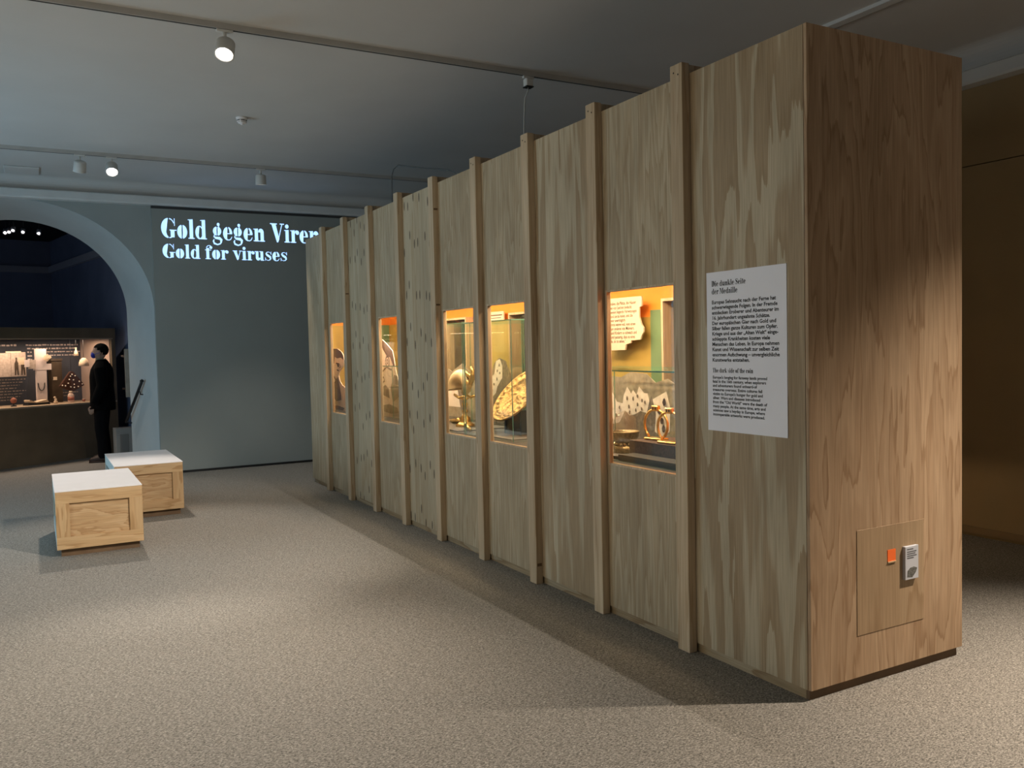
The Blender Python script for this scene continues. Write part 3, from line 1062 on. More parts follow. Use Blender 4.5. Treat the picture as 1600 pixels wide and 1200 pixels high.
# quote board in the nearest window
qb = thing('quote_board', 'pale cut-out quote board with text in the nearest lit window', 'sign', (0.95, 2.36, 1.55))
Q = [(2.90, 1.954), (2.395, 1.950), (2.382, 1.940), (2.383, 1.878), (2.412, 1.870), (2.414, 1.801), (2.390, 1.744), (2.365, 1.718), (2.366, 1.687), (2.392, 1.657), (2.403, 1.632), (2.517, 1.628), (2.523, 1.609), (2.581, 1.600), (2.593, 1.558), (2.90, 1.553)]
prism('board', [(a - 2.36, b - 1.55) for a, b in Q], 'yz', 0, 0.012, M_QUOTE, qb)
ql = ['raßen, die Plätze, die Häuser', 'en von Leichen bedeckt.', 'weten liegende Verwesungen', 'und sie zu holen, und die', 'war unerträglich.', 'mme waren voll, vom einen', 'um anderen von Männern,', 'und Kindern so schwach und', 'und pestartig, dass es eines', 'le, sie zu sehen.“']
sans('quote_text', ql, 0.0345, 0.92, M_QINK, lambda u, v: Vector((-0.0008, 2.768 - 2.36 - u, 1.899 - 1.55 + v)), qb, 0.0004, 0.80)
qb2 = thing('quote_board', 'small pale quote board behind the golden platter', 'sign', (0.99, 4.57, 1.86))
prism('board', [(0.0, 0.0), (0.0, 0.075), (0.02, 0.085), (0.45, 0.085), (0.45, 0.0)], 'yz', 0, 0.012, M_QUOTE, qb2)
boxes('quote_text', [(-0.0008, 0.0, 0.03, 0.3, 0.045, 0.055), (-0.0008, 0.0, 0.05, 0.3, 0.02, 0.027)], M_QINK, qb2)

# fields on the back and end lining, painted for the vitrine glass tint and reflections
xf = XB - 0.006
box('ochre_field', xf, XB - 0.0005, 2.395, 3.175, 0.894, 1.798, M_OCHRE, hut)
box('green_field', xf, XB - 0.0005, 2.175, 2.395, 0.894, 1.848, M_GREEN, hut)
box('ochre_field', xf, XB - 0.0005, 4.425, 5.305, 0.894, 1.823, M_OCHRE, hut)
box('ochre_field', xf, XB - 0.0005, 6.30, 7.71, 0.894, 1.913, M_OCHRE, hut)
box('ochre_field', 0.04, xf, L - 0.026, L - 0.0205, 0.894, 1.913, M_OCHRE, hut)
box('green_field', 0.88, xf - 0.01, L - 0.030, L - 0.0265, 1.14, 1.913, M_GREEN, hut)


def cutout(name, label, x, base, layers, group='engraved cut-out figures'):
    """printed board standing in the case: board outline first, then flat print shapes"""
    t = thing(name, label, 'cut-out', (x, base[0], base[1]), 0, group)
    z = 0.0
    for k, (nm, pts, mat) in enumerate(layers):
        a, b = (0.0, 0.008) if k == 0 else (-0.0006 * k, -0.0006 * k + 0.0005)
        prism(nm, [(p[0] - base[0], p[1] - base[1]) for p in pts], 'yz', a, b, mat, t)
    return t


def spots(cx, cz, pts, r, jitter=0.25):
    o = []
    for (y, z) in pts:
        n = 7
        o.append([(y + r * (1 + random.uniform(-jitter, jitter)) * math.cos(2 * math.pi * k / n) * 0.9, z + r * 1.3 * (1 + random.uniform(-jitter, jitter)) * math.sin(2 * math.pi * k / n)) for k in range(n)])
    return o


# nearest window: dark engraving with pale spotted shapes
lay = [('board', [(1.75, 0.894), (2.75, 0.894), (2.75, 1.30), (2.62, 1.37), (2.45, 1.36), (2.33, 1.40), (2.15, 1.39), (2.05, 1.33), (1.92, 1.36), (1.80, 1.31), (1.75, 1.2)], M_GREYHAND),
       ('dark_shape', [(2.06, 0.90), (2.36, 0.90), (2.42, 1.05), (2.36, 1.14), (2.16, 1.15), (2.09, 1.24), (2.05, 1.1)], M_SEPIA_M),
       ('spotted_shape', [(2.552, 1.245), (2.50, 1.18), (2.43, 1.17), (2.417, 1.225), (2.372, 1.294), (2.325, 1.245), (2.302, 1.272), (2.262, 1.24), (2.231, 1.299), (2.175, 1.255), (2.135, 1.253), (2.117, 1.20), (2.148, 1.115), (2.22, 1.125), (2.28, 1.10), (2.347, 1.085), (2.40, 1.12), (2.47, 1.03), (2.60, 1.00), (2.68, 1.2)], M_SEPIA_L),
       ('pale_shape', [(2.079, 1.214), (2.044, 1.115), (2.06, 0.99), (1.99, 0.96), (1.90, 1.0), (1.89, 1.16), (1.93, 1.273), (1.99, 1.25)], M_SEPIA_L)]
for p in spots(0, 0, [(2.20, 1.20), (2.25, 1.17), (2.30, 1.21), (2.27, 1.13), (2.35, 1.15), (2.37, 1.21), (2.20, 1.14), (2.16, 1.19), (2.34, 1.11), (2.46, 1.14), (2.50, 1.08), (2.56, 1.14), (2.55, 1.04), (2.24, 1.23)], 0.012):
    lay.append(('spot_print', p, M_SEPIA_M))
for p in spots(0, 0, [(1.97, 1.07), (2.0, 1.14), (1.94, 1.2), (1.95, 1.02)], 0.02):
    lay.append(('spot_print', p, M_SEPIA_D))
cutout('engraving_cutout', 'grey engraved cut-out with pale spotted shapes behind the gold stirrups', 0.80, (1.75, 0.894), lay)

# platter window: pale patch of an engraving
lay = [('board', [(4.15, 0.894), (4.95, 0.894), (4.95, 1.25), (4.62, 1.30), (4.52, 1.45), (4.42, 1.50), (4.30, 1.47), (4.22, 1.36)], M_SEPIA_M),
       ('pale_shape', [(4.60, 1.22), (4.568, 1.325), (4.52, 1.35), (4.483, 1.471), (4.406, 1.49), (4.359, 1.424), (4.364, 1.317), (4.42, 1.27), (4.469, 1.231), (4.50, 1.17), (4.565, 1.131), (4.60, 1.0), (4.66, 1.0)], M_SEPIA_L)]
for p in spots(0, 0, [(4.42, 1.43), (4.46, 1.38), (4.41, 1.36), (4.47, 1.30), (4.53, 1.25), (4.56, 1.19)], 0.012):
    lay.append(('spot_print', p, M_SEPIA_M))
cutout('engraving_cutout', 'dark brown engraved cut-out with one pale patch behind the golden platter', 0.85, (4.15, 0.894), lay)
# goblet window: grey engraving board
lay = [('board', [(4.75, 0.894), (5.9, 0.894), (5.9, 1.30), (5.62, 1.42), (5.40, 1.36), (5.15, 1.45), (4.9, 1.3)], M_GREYHAND),
       ('pale_shape', [(5.2, 1.0), (5.65, 1.0), (5.6, 1.2), (5.42, 1.26), (5.25, 1.15)], M_SEPIA_L),
       ('dark_shape', [(5.0, 0.95), (5.2, 0.95), (5.28, 1.2), (5.12, 1.3)], M_SEPIA_M)]
cutout('engraving_cutout', 'grey engraved cut-out behind the nautilus goblet', 0.82, (4.75, 0.894), lay)

# figure with long hair and round ear ornament
lay = [('board', [(5.52, 0.894), (6.16, 0.894), (6.16, 1.62), (6.067, 1.699), (6.02, 1.709), (5.90, 1.665), (5.78, 1.61), (5.732, 1.588), (5.69, 1.50), (5.66, 1.40), (5.60, 1.30), (5.56, 1.24)], M_SEPIA_L),
       ('hair', [(6.067, 1.699), (6.02, 1.709), (5.90, 1.665), (5.78, 1.61), (5.732, 1.588), (5.69, 1.48), (5.67, 1.42), (5.72, 1.43), (5.80, 1.52), (5.90, 1.535), (6.0, 1.60), (6.07, 1.66)], M_SEPIA_H),
       ('ear_ring', _arc(5.88, 1.475, 0.062, 0.062, 0, 350, 16) + _arc(5.88, 1.475, 0.046, 0.046, 350, 0, 16), M_SEPIA_D),
       ('ear_ring', _arc(5.88, 1.475, 0.024, 0.028, 0, 350, 12) + _arc(5.88, 1.475, 0.014, 0.017, 350, 0, 12), M_SEPIA_D),
       ('line_print', _stroke([(6.10, 1.34), (5.98, 1.39), (5.90, 1.42), (5.83, 1.40), (5.76, 1.39)], [.02] * 5), M_SEPIA_D),
       ('line_print', _stroke([(6.08, 1.29), (6.0, 1.31), (5.98, 1.27), (6.06, 1.24)], [.02] * 4), M_SEPIA_D),
       ('shade_print', [(5.84, 1.09), (6.03, 1.12), (6.06, 1.20), (5.95, 1.23), (5.86, 1.19)], M_SEPIA_M),
       ('shade_print', [(5.56, 1.12), (5.75, 1.05), (5.80, 1.20), (5.70, 1.34), (5.60, 1.33), (5.58, 1.24)], M_SEPIA_M),
       ('shade_print', [(5.60, 0.95), (5.80, 0.93), (6.1, 0.95), (6.1, 1.0), (5.85, 1.03), (5.62, 1.0)], M_GREYHAND)]
cutout('engraving_cutout', 'pink engraved profile figure with long dark hair and round ear ornament', 0.30, (5.52, 0.894), lay)
# figure with bowed head in the farthest window
lay = [('board', [(6.90, 0.894), (7.48, 0.894), (7.48, 1.60), (7.432, 1.627), (7.254, 1.625), (7.12, 1.59), (7.051, 1.552), (7.02, 1.482), (7.07, 1.42), (7.164, 1.374), (7.22, 1.34), (7.24, 1.30), (7.20, 1.24), (7.13, 1.20), (7.0, 1.17), (6.90, 1.1)], M_SEPIA_L),
       ('hair', [(7.48, 1.60), (7.432, 1.627), (7.254, 1.625), (7.12, 1.59), (7.051, 1.552), (7.02, 1.482), (7.07, 1.50), (7.14, 1.52), (7.28, 1.51), (7.37, 1.53), (7.40, 1.46), (7.48, 1.42)], M_SEPIA_H),
       ('eye_print', _stroke([(7.33, 1.455), (7.26, 1.445), (7.20, 1.445)], [.014, .024, .014]), M_SEPIA_D),
       ('eye_print', _stroke([(7.29, 1.43), (7.25, 1.42), (7.20, 1.425)], [.012, .030, .014]), M_SEPIA_D),
       ('nose_print', _stroke([(7.19, 1.44), (7.14, 1.415), (7.20, 1.40)], [.013] * 3), M_SEPIA_D),
       ('mouth_print', _stroke([(7.30, 1.375), (7.22, 1.365)], [.018, .014]), M_SEPIA_D),
       ('neck_print', _stroke([(7.46, 1.32), (7.36, 1.26), (7.33, 1.20), (7.40, 1.10)], [.014, .024, .02, .016]), M_SEPIA_D),
       ('shade_print', [(7.48, 1.05), (7.42, 1.22), (7.28, 1.29), (7.24, 1.24), (7.20, 1.16), (7.16, 1.08), (7.16, 1.02), (7.35, 1.0)], M_SEPIA_H),
       ('shade_print', [(7.45, 0.90), (7.10, 0.90), (7.05, 0.93), (7.30, 0.95), (7.45, 0.94)], M_SEPIA_H)]
cutout('engraving_cutout', 'pink engraved cut-out of a bowed head in the farthest lit window', 0.20, (6.90, 0.894), lay)

# gold stirrups on a dark block
blk = box('display_block', 0.28, 0.58, 1.05, 1.66, 0.894, 1.004, M_SEPIA_D)
tag(blk, 'dark patterned block under the gold stirrups', 'block')
box_step = box('display_tray', 0.15, 0.27, 1.0, 1.60, 0.894, 0.930, M_DECK)
tag(box_step, 'flat black tray in front of the stirrup block', 'tray')


def stirrup(label, y, x, rz):
    s = thing('gold_stirrup', label, 'stirrup', (x, y, 1.006), rz, 'gold stirrups on the dark block')
    pts = []
    for k in range(25):
        a = math.radians(-52 + 284 * k / 24)
        pts.append((0, 0.100 * math.cos(a), 0.093 + 0.095 * math.sin(a)))
    tube('arch', pts, [0.0075 + 0.0018 * (k % 2) for k in range(25)], M_GOLD, s, 8)
    box('foot_plate', -0.035, 0.035, -0.075, 0.075, 0.0, 0.014, M_GOLD, s, 0.004)
    box('strap_block', -0.014, 0.014, -0.028, 0.028, 0.178, 0.212, M_GOLD, s, 0.004)
    boxes('strap_slot', [(-0.0146, -0.0141, -0.016, -0.004, 0.187, 0.203), (-0.0146, -0.0141, 0.004, 0.016, 0.187, 0.203)], M_SEPIA_D, s)


stirrup('left one of the two gold stirrups in the nearest window', 1.545, 0.40, 0.1)
stirrup('right one of the two gold stirrups in the nearest window, by the batten', 1.335, 0.335, 0.1)

cup = thing('ornate_cup', 'dark ornate metal cup with a translucent top beside the gold stirrups', 'cup', (0.40, 1.868, 0.898))
bm = bmesh.new()
for k in range(14):
    a = 2 * math.pi * k / 14
    bm_ball(bm, (0.062 * math.cos(a), 0.062 * math.sin(a), 0.055), 0.014, seg=8)
bm_lathe(bm, [(0.075, 0.0), (0.075, 0.042), (0.05, 0.048), (0.02, 0.06), (0.02, 0.07)], 20)
from_bm('foot', bm, M_SILVER, cup, True)
lathe('bowl', [(0.02, 0.066), (0.07, 0.075), (0.088, 0.105), (0.092, 0.130), (0.098, 0.136), (0.088, 0.138), (0.07, 0.10), (0.0, 0.09)], M_SILVER, cup, 24)
lathe('crystal_top', [(0.075, 0.136), (0.078, 0.18), (0.062, 0.235), (0.03, 0.262), (0.0, 0.268)], M_CRYSTAL, cup, 20)
tl = box('display_block', 0.22, 0.60, 1.72, 2.05, 0.894, 0.897, M_DECKGREY)
tag(tl, 'grey mat under the ornate cup', 'mat')
nt = box('number_tag', 0.17, 0.20, 1.60, 1.68, 0.8945, 0.912, M_BLACK)
tag(nt, 'tiny black number tag at the front of the nearest window', 'tag')

# golden platter leaning back on a stand
pl = thing('golden_platter', 'large round golden platter with relief leaning behind glass', 'platter', (0.40, 3.30, 0.90))
pl.rotation_euler = (0, 0, 0)


def platter():
    bm = bmesh.new()
    R = 0.265
    rings = []
    nr, ns = 30, 96
    rnd = random.Random(3)
    for i in range(nr + 1):
        r = R * i / nr
        row = []
        for k in range(ns):
            a = 2 * math.pi * k / ns
            t = i / nr
            h = 0.0
            if t > 0.70:
                h = 0.022
            elif t > 0.62:
                h = 0.022 * (t - 0.62) / 0.08
            if t < 0.22:
                h += 0.018 * (1 - t / 0.22)
            if 0.26 < t < 0.60:
                h += 0.010 * math.sin(a * 9 + 5 * t * 6) * math.cos(t * 40)
            if 0.73 < t < 0.95:
                h += 0.009 * math.sin(a * 26) * math.sin((t - 0.73) / 0.22 * math.pi) + 0.004 * math.cos(a * 11 + t * 60)
            if t > 0.96:
                h += 0.008
            row.append((r * math.cos(a), r * math.sin(a), h))
        rings.append(row)
    c = bm.verts.new((0, 0, rings[0][0][2]))
    vs = [[bm.verts.new(p) for p in row] for row in rings[1:]]
    for k in range(ns):
        bm.faces.new((c, vs[0][k], vs[0][(k + 1) % ns]))
    for A, B in zip(vs[:-1], vs[1:]):
        for k in range(ns):
            bm.faces.new((A[k], A[(k + 1) % ns], B[(k + 1) % ns], B[k]))
    # back skin gives it thickness
    cb_ = bm.verts.new((0, 0, -0.012))
    o2 = [bm.verts.new((R * math.cos(2 * math.pi * k / ns), R * math.sin(2 * math.pi * k / ns), 0.016)) for k in range(ns)]
    for k in range(ns):
        bm.faces.new((vs[-1][k], vs[-1][(k + 1) % ns], o2[(k + 1) % ns], o2[k]))
        bm.faces.new((o2[k], o2[(k + 1) % ns], cb_))
    return from_bm('dish', bm, M_GOLDREL, pl, True)


ds = platter()
# local z of the dish -> (-cos45, 0, sin45)
ds.rotation_euler = (0, -math.radians(48), 0)
ds.location = (0.05, 0.05, 0.30)
boxes('stand', [(-0.02, 0.12, -0.10, -0.08, 0.0, 0.20), (-0.02, 0.12, 0.16, 0.18, 0.0, 0.20), (-0.02, 0.12, -0.08, 0.16, 0.0, 0.03)], M_BLACK, pl)
b2 = box('display_block', 0.18, 0.62, 3.0, 3.46, 0.894, 0.900, M_DECKGREY)
tag(b2, 'grey mat under the golden platter', 'mat')

# nautilus goblet
gb = thing('nautilus_goblet', 'gilded nautilus goblet on a tall foot behind glass', 'goblet', (0.40, 4.25, 0.902))
lathe('foot', [(0.085, 0.0), (0.085, 0.018), (0.06, 0.03), (0.045, 0.05), (0.05, 0.075), (0.022, 0.10), (0.018, 0.12)], M_GOLD, gb, 24)
lathe('stem', [(0.018, 0.118), (0.03, 0.135), (0.012, 0.155), (0.024, 0.18), (0.028, 0.20), (0.012, 0.225), (0.04, 0.25)], M_GOLD, gb, 20)
bm = bmesh.new()
sp_n, sg = 26, 16
rings = []
for i in range(sp_n):
    t = i / (sp_n - 1)
    a = math.radians(-10 + 300 * t)
    rr = 0.115 * (1 - t) ** 0.75 + 0.022
    c = Vector((0, 0.03 + rr * math.cos(a) * 1.1, 0.345 + rr * math.sin(a) * 0.9))
    ts_ = 0.075 * (1 - t) ** 0.8 + 0.012
    tang = Vector((0, -math.sin(a), math.cos(a)))
    n1, n2 = Vector((1, 0, 0)), Vector((0, math.cos(a), math.sin(a)))
    rings.append([bm.verts.new(c + (n1 * math.cos(2 * math.pi * k / sg) * 0.9 + n2 * math.sin(2 * math.pi * k / sg)) * ts_) for k in range(sg)])
for A, B in zip(rings[:-1], rings[1:]):
    for k in range(sg):
        bm.faces.new((A[k], A[(k + 1) % sg], B[(k + 1) % sg], B[k]))
bm.faces.new(rings[-1])
from_bm('shell', bm, M_SHELL, gb, True)
bm = bmesh.new()
bm_tube(bm, [(0, -0.13, 0.36), (0, -0.07, 0.40), (0, 0.04, 0.405), (0, 0.12, 0.385)], [0.02, 0.034, 0.036, 0.02], 10)
bm_tube(bm, [(0.05, -0.1, 0.27), (0.055, 0.0, 0.255), (0.05, 0.1, 0.28)], 0.012, 8)
bm_tube(bm, [(-0.05, -0.1, 0.27), (-0.055, 0.0, 0.255), (-0.05, 0.1, 0.28)], 0.012, 8)
bm_tube(bm, [(0, -0.12, 0.38), (0, -0.16, 0.43), (0, -0.18, 0.50), (0, -0.15, 0.53)], [0.022, 0.026, 0.018, 0.012], 8)
bm_tube(bm, [(0, -0.14, 0.44), (0, -0.06, 0.475), (0, -0.03, 0.47)], [0.02, 0.02, 0.01], 8)
from_bm('mount', bm, M_GOLD, gb, True)
m4 = box('display_block', 0.16, 0.66, 3.9, 4.62, 0.894, 0.901, M_DECKGREY)
tag(m4, 'grey mat under the nautilus goblet', 'mat')
dsh = thing('small_gold_dish', 'flat small gold dish beside the nautilus goblet', 'dish', (0.50, 4.60, 0.902))
lathe('bowl', [(0.06, 0.0), (0.085, 0.02), (0.09, 0.032), (0.08, 0.03), (0.05, 0.012), (0, 0.010)], M_GOLD, dsh, 20)
lathe('knob', [(0.02, 0.010), (0.026, 0.03), (0.012, 0.045), (0, 0.05)], M_GOLD, dsh, 14)
shp = thing('gold_figurine', 'little gold figurine at the right of the goblet foot', 'figurine', (0.22, 3.83, 0.894))
bm = bmesh.new()
bm_tube(bm, [(0, -0.05, 0.02), (0, 0.0, 0.035), (0, 0.05, 0.03)], [0.012, 0.022, 0.012], 8)
bm_tube(bm, [(0, 0.03, 0.03), (0, 0.04, 0.06), (0, 0.055, 0.07)], [0.012, 0.010, 0.008], 8)
for a in (-0.035, 0.035):
    bm_tube(bm, [(0.0, a, 0.02), (0.0, a, 0.0)], 0.007, 6)
from_bm('body', bm, M_GOLD, shp, True)

# ------------------------------------------------------------------ crate benches
def bench(label, x0, x1, y0, y1, zt):
    b = thing('crate_bench', label, 'bench', ((x0 + x1) / 2, (y0 + y1) / 2, 0), 0, 'wooden crate benches')
    hx, hy = (x1 - x0) / 2, (y1 - y0) / 2
    zb, t, fr = 0.06, 0.022, 0.10
    box('seat_top', -hx - 0.002, hx + 0.002, -hy - 0.002, hy + 0.002, zt - 0.006, zt, M_WHITE, b)
    for s in (-1, 1):
        ya, yb = (-hy, -hy + t) if s < 0 else (hy - t, hy)
        box('rail', -hx, hx, ya, yb, zt - fr, zt - 0.006, M_PINE_X, b, 0.0015)
        box('rail', -hx, hx, ya, yb, zb, zb + fr, M_PINE_X, b, 0.0015)
        for q in (-1, 1):
            xa, xb = (-hx, -hx + fr) if q < 0 else (hx - fr, hx)
            box('stile', xa, xb, ya, yb, zb + fr, zt - fr, M_PINE_Z, b, 0.0015)
        yi = (-hy + t, -hy + t + 0.01) if s < 0 else (hy - t - 0.01, hy - t)
        box('panel', -hx + fr - 0.01, hx - fr + 0.01, *yi, zb + fr - 0.01, zt - fr + 0.01, M_PINE_PANEL, b)
    for s in (-1, 1):
        xa, xb = (-hx, -hx + t) if s < 0 else (hx - t, hx)
        m = M_TEAL if s < 0 else M_PINE_Y
        box('side_rail', xa, xb, -hy + t, hy - t, zt - fr, zt - 0.006, m, b)
        box('side_rail', xa, xb, -hy + t, hy - t, zb, zb + fr, m, b)
        for q in (-1, 1):
            ya, yb = (-hy + t, -hy + fr) if q < 0 else (hy - fr, hy - t)
            box('side_stile', xa, xb, ya, yb, zb + fr, zt - fr, m, b)
        xi = (-hx + t, -hx + t + 0.01) if s < 0 else (hx - t - 0.01, hx - t)
        box('side_panel', *xi, -hy + fr - 0.01, hy - fr + 0.01, zb + fr - 0.01, zt - fr + 0.01, M_TEALD if s < 0 else M_PINE_Y, b)
    box('bottom_board', -hx + t, hx - t, -hy + t, hy - t, zb, zb + 0.015, M_PINE_Y, b)
    boxes('plinth', [(-hx + 0.03, hx - 0.03, -hy + 0.04, hy - 0.04, 0, zb)], M_EDGE, b)
    return b


bench('nearer wooden crate bench with white top, alone in front', -2.846, -2.206, 5.05, 6.27, 0.529)
bench('farther wooden crate bench with white top, beside the arch', -2.312, -1.688, 6.45, 7.72, 0.530)

# ------------------------------------------------------------------ projected title on the far wall: glowing letters in place of projector light
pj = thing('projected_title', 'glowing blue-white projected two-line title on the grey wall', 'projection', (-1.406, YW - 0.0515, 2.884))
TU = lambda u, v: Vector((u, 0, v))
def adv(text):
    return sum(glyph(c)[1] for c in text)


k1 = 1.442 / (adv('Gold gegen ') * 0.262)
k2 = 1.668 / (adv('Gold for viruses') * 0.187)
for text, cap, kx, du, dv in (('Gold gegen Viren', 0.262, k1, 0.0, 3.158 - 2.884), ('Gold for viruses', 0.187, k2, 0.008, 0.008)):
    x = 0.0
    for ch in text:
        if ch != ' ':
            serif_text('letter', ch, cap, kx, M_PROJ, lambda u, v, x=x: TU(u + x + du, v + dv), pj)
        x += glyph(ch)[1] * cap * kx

# ------------------------------------------------------------------ ceiling tracks and lamps
def track(label, x0, x1, y0, y1):
    t = thing('lighting_track', label, 'track', ((x0 + x1) / 2, (y0 + y1) / 2, ZC - 0.04), 0, 'ceiling lighting tracks')
    hx, hy = (x1 - x0) / 2, (y1 - y0) / 2
    if hx > hy:
        box('rail', -hx, hx, -0.0175, 0.0175, 0, 0.04, M_TRACK, t)
        box('slot', -hx, hx, -0.008, 0.008, -0.001, 0.0, M_SLOT, t)
    else:
        box('rail', -0.0175, 0.0175, -hy, hy, 0, 0.04, M_TRACK, t)
        box('slot', -0.008, 0.008, -hy, hy, -0.001, 0.0, M_SLOT, t)
    return t


T1, T2, T0 = 3.52, 7.98, -0.07
track('grey lighting track across the ceiling nearest to the camera', -5.5, 3.2, T1, T1)
track('grey lighting track across the ceiling close to the arch wall', -5.5, 3.2, T2, T2)
track('grey lighting track above the near end of the plywood box', -4.0, 3.2, T0, T0)
track('grey lighting track on the ceiling behind the camera', -4.0, 3.2, -1.25, -1.25)
track('short grey lighting track above the nearest window', -2.0, 0.4, 0.55, 0.55)


def spot(label, x, y, aim, power=0.0, size=60, blend=0.6, color=(1, 0.86, 0.70), glow=M_GLOW, soft=0.05, scale=1.0):
    """track spot head: adapter, stem, joint, can, front ring, glowing lens, and its own light"""
    z0 = ZC - 0.041
    p = Vector((x, y, z0 - 0.125))
    d = (Vector(aim) - p).normalized()
    o = thing('spot_lamp', label, 'lamp', (x, y, z0), 0, 'track spot lamps')
    box('adapter', -0.055, 0.055, -0.016, 0.016, -0.018, 0.0, M_LAMP, o, 0.003)
    tube('stem', [(0, 0, -0.016), (0, 0, -0.085)], 0.013, M_LAMP, o, 10)
    rot = d.to_track_quat('-Z', 'Y').to_euler()
    can = lathe('can', [(0.0, 0.06), (0.045, 0.058), (0.063, 0.046), (0.065, -0.055), (0.067, -0.062), (0.058, -0.062), (0.055, -0.045), (0.0, -0.045)], M_LAMP, o, 24)
    can.location = (0, 0, -0.125)
    can.rotation_euler = rot
    le = lathe('lens', [(0.054, -0.050), (0.054, -0.052), (0.0, -0.0525)], glow, can, 20)
    jn = box('joint', -0.02, 0.02, -0.012, 0.012, -0.105, -0.078, M_LAMP, o, 0.003)
    if power:
        l = bpy.data.lights.new('spot_light', 'SPOT')
        l.energy = power
        l.color = color
        l.spot_size = math.radians(size)
        l.spot_blend = blend
        l.shadow_soft_size = soft
        lo = bpy.data.objects.new('spot_light', l)
        COL.objects.link(lo)
        lo.location = p + d * 0.075
        lo.rotation_euler = rot
        LAST['light'] = lo
    return o


LAST = {}
WARM = (1.0, 0.88, 0.76)
COOLW = (1.0, 0.90, 0.79)
spot('bright spot lamp on the nearer visible track, top left', -1.71, T1, (-2.65, 1.6, 0), 560, 60, 1.0, (1.0, 0.87, 0.73))
spot('unlit spot lamp on the track near the arch wall', -2.42, T2, (-2.7, 9.5, 0.5), 0, glow=M_BLACK)
spot('bright spot lamp above the arch on the far track', -2.10, T2, (-2.3, 5.2, 0.2), 300, 60, 0.7, WARM)
spot('dim spot lamp hanging straight down before the title wall', -0.46, T2, (-0.30, 8.45, 0), 120, 66, 0.9, (1, 0.9, 0.78), M_GLOWDIM)


def added_shutter(o, lx, ly, lz, x_floor, y0, y1):
    # added shutter plate that keeps the beam off the plywood box: its edge shapes the box's floor shadow at x_floor
    h = 0.12
    xe = lx + (x_floor - lx) * h / lz
    box('added_shutter', xe - o.location.x, xe - o.location.x + 0.5, y0, y1, lz - h - o.location.z, lz - h - o.location.z + 0.002, M_BLACK, o)
    box('added_side_shutter', lx + 0.008 - o.location.x, lx + 0.010 - o.location.x, y0, y1, lz - h - o.location.z, -0.01, M_BLACK, o)
    boxes('added_shutter_arm', [(xe - o.location.x + 0.2, xe - o.location.x + 0.21, 0.03, 0.04, lz - h - o.location.z, 0.0)], M_BLACK, o)


for (lab, yy, aim, pw, sz) in (('added shuttered spot lamp above the near end of the box', T0, (-2.2, 1.5, 0), 150, 84), ('added shuttered spot lamp above the nearest window of the box', 0.55, (-2.5, 5.4, 0), 820, 52)):
    o = spot(lab, -0.30, yy, aim, pw, sz, 0.8, COOLW, soft=0.0006)  # added out-of-view lamps; their shutters draw the shadow band beside the box
    lt = LAST['light']
    added_shutter(o, lt.location.x, lt.location.y, lt.location.z, -0.51, -0.12, 0.36)
spot('spot lamp behind the camera aimed at the box end', 2.28, -1.25, (1.0, -1.3, 0.0), 1150, 76, 1.0, (1.0, 0.84, 0.68), soft=0.03)

# power adapter on the track with a cord down to the box
pa = thing('power_adapter', 'white plug adapter on the track with a cord to the box', 'adapter', (0.70, T1, ZC - 0.041))
box('clip', -0.05, 0.05, -0.015, 0.015, -0.02, 0, M_LAMP, pa, 0.003)
box('socket', -0.032, 0.032, -0.03, 0.03, -0.085, -0.02, M_LAMP, pa, 0.006)
box('socket_face', -0.034, 0.034, -0.032, 0.032, -0.092, -0.084, M_BLACK, pa)
tube('cord', [(0, 0, -0.09), (-0.005, 0, -0.12), (-0.03, 0.01, -0.18), (-0.035, 0.02, -0.35), (-0.04, 0.03, -0.6), (-0.035, 0.04, ZC - 0.041 - ZC + 0.041 - 0.86)], 0.0055, M_CABLEW, pa, 6)

# loop of cable standing on top of the box
cb = tube('cable', [(0.5, 6.12, 2.96), (0.5, 6.125, 3.25), (0.5, 6.12, 3.47), (0.5, 6.06, 3.53), (0.5, 5.93, 3.547), (0.5, 5.3, 3.40), (0.5, 4.70, 3.265), (0.5, 4.50, 3.20), (0.5, 4.2, 3.06), (0.5, 4.0, 2.965)], 0.006, M_CABLE, None, 6)
tag(cb, 'thin dark cable looping over the top of the plywood box', 'cable')
# roof sheet of the box that carries the cable
box('roof_sheet', 0.03, W - 0.03, 0.02, L - 0.02, 2.945, 2.955, M_INNER, hut)

# smoke detector
sd = thing('smoke_detector', 'small white smoke detector on the ceiling', 'detector', (-1.107, 5.886, ZC))
lathe('base', [(0.055, 0.0), (0.055, -0.014), (0.047, -0.018)], M_WHITE, sd, 24)
lathe('body', [(0.047, -0.016), (0.046, -0.045), (0.036, -0.055), (0.018, -0.058), (0.014, -0.068), (0.0, -0.069)], M_WHITE, sd, 24)
bm = bmesh.new()
for k in range(6):
    a0 = math.radians(60 * k + 6)
    a1 = math.radians(60 * k + 54)
    for za, zb in ((-0.036, -0.028), (-0.050, -0.042)):
        r = 0.0472 if za > -0.04 else 0.0445
        pts = [(r * math.cos(a0 + (a1 - a0) * i / 5), r * math.sin(a0 + (a1 - a0) * i / 5)) for i in range(6)]
        for i in range(5):
            v = [bm.verts.new((pts[i][0], pts[i][1], za)), bm.verts.new((pts[i + 1][0], pts[i + 1][1], za)), bm.verts.new((pts[i + 1][0], pts[i + 1][1], zb)), bm.verts.new((pts[i][0], pts[i][1], zb))]
            bm.faces.new(v)
from_bm('vent_slots', bm, M_SLOT, sd)
# shallow cover plate on the ceiling close to the arch wall
cp = box('ceiling_cover', -3.17, -2.80, 9.06, 9.50, ZC - 0.018, ZC, M_CEIL, None, 0.006)
tag(cp, 'shallow square cover plate on the ceiling above the arch', 'cover plate')

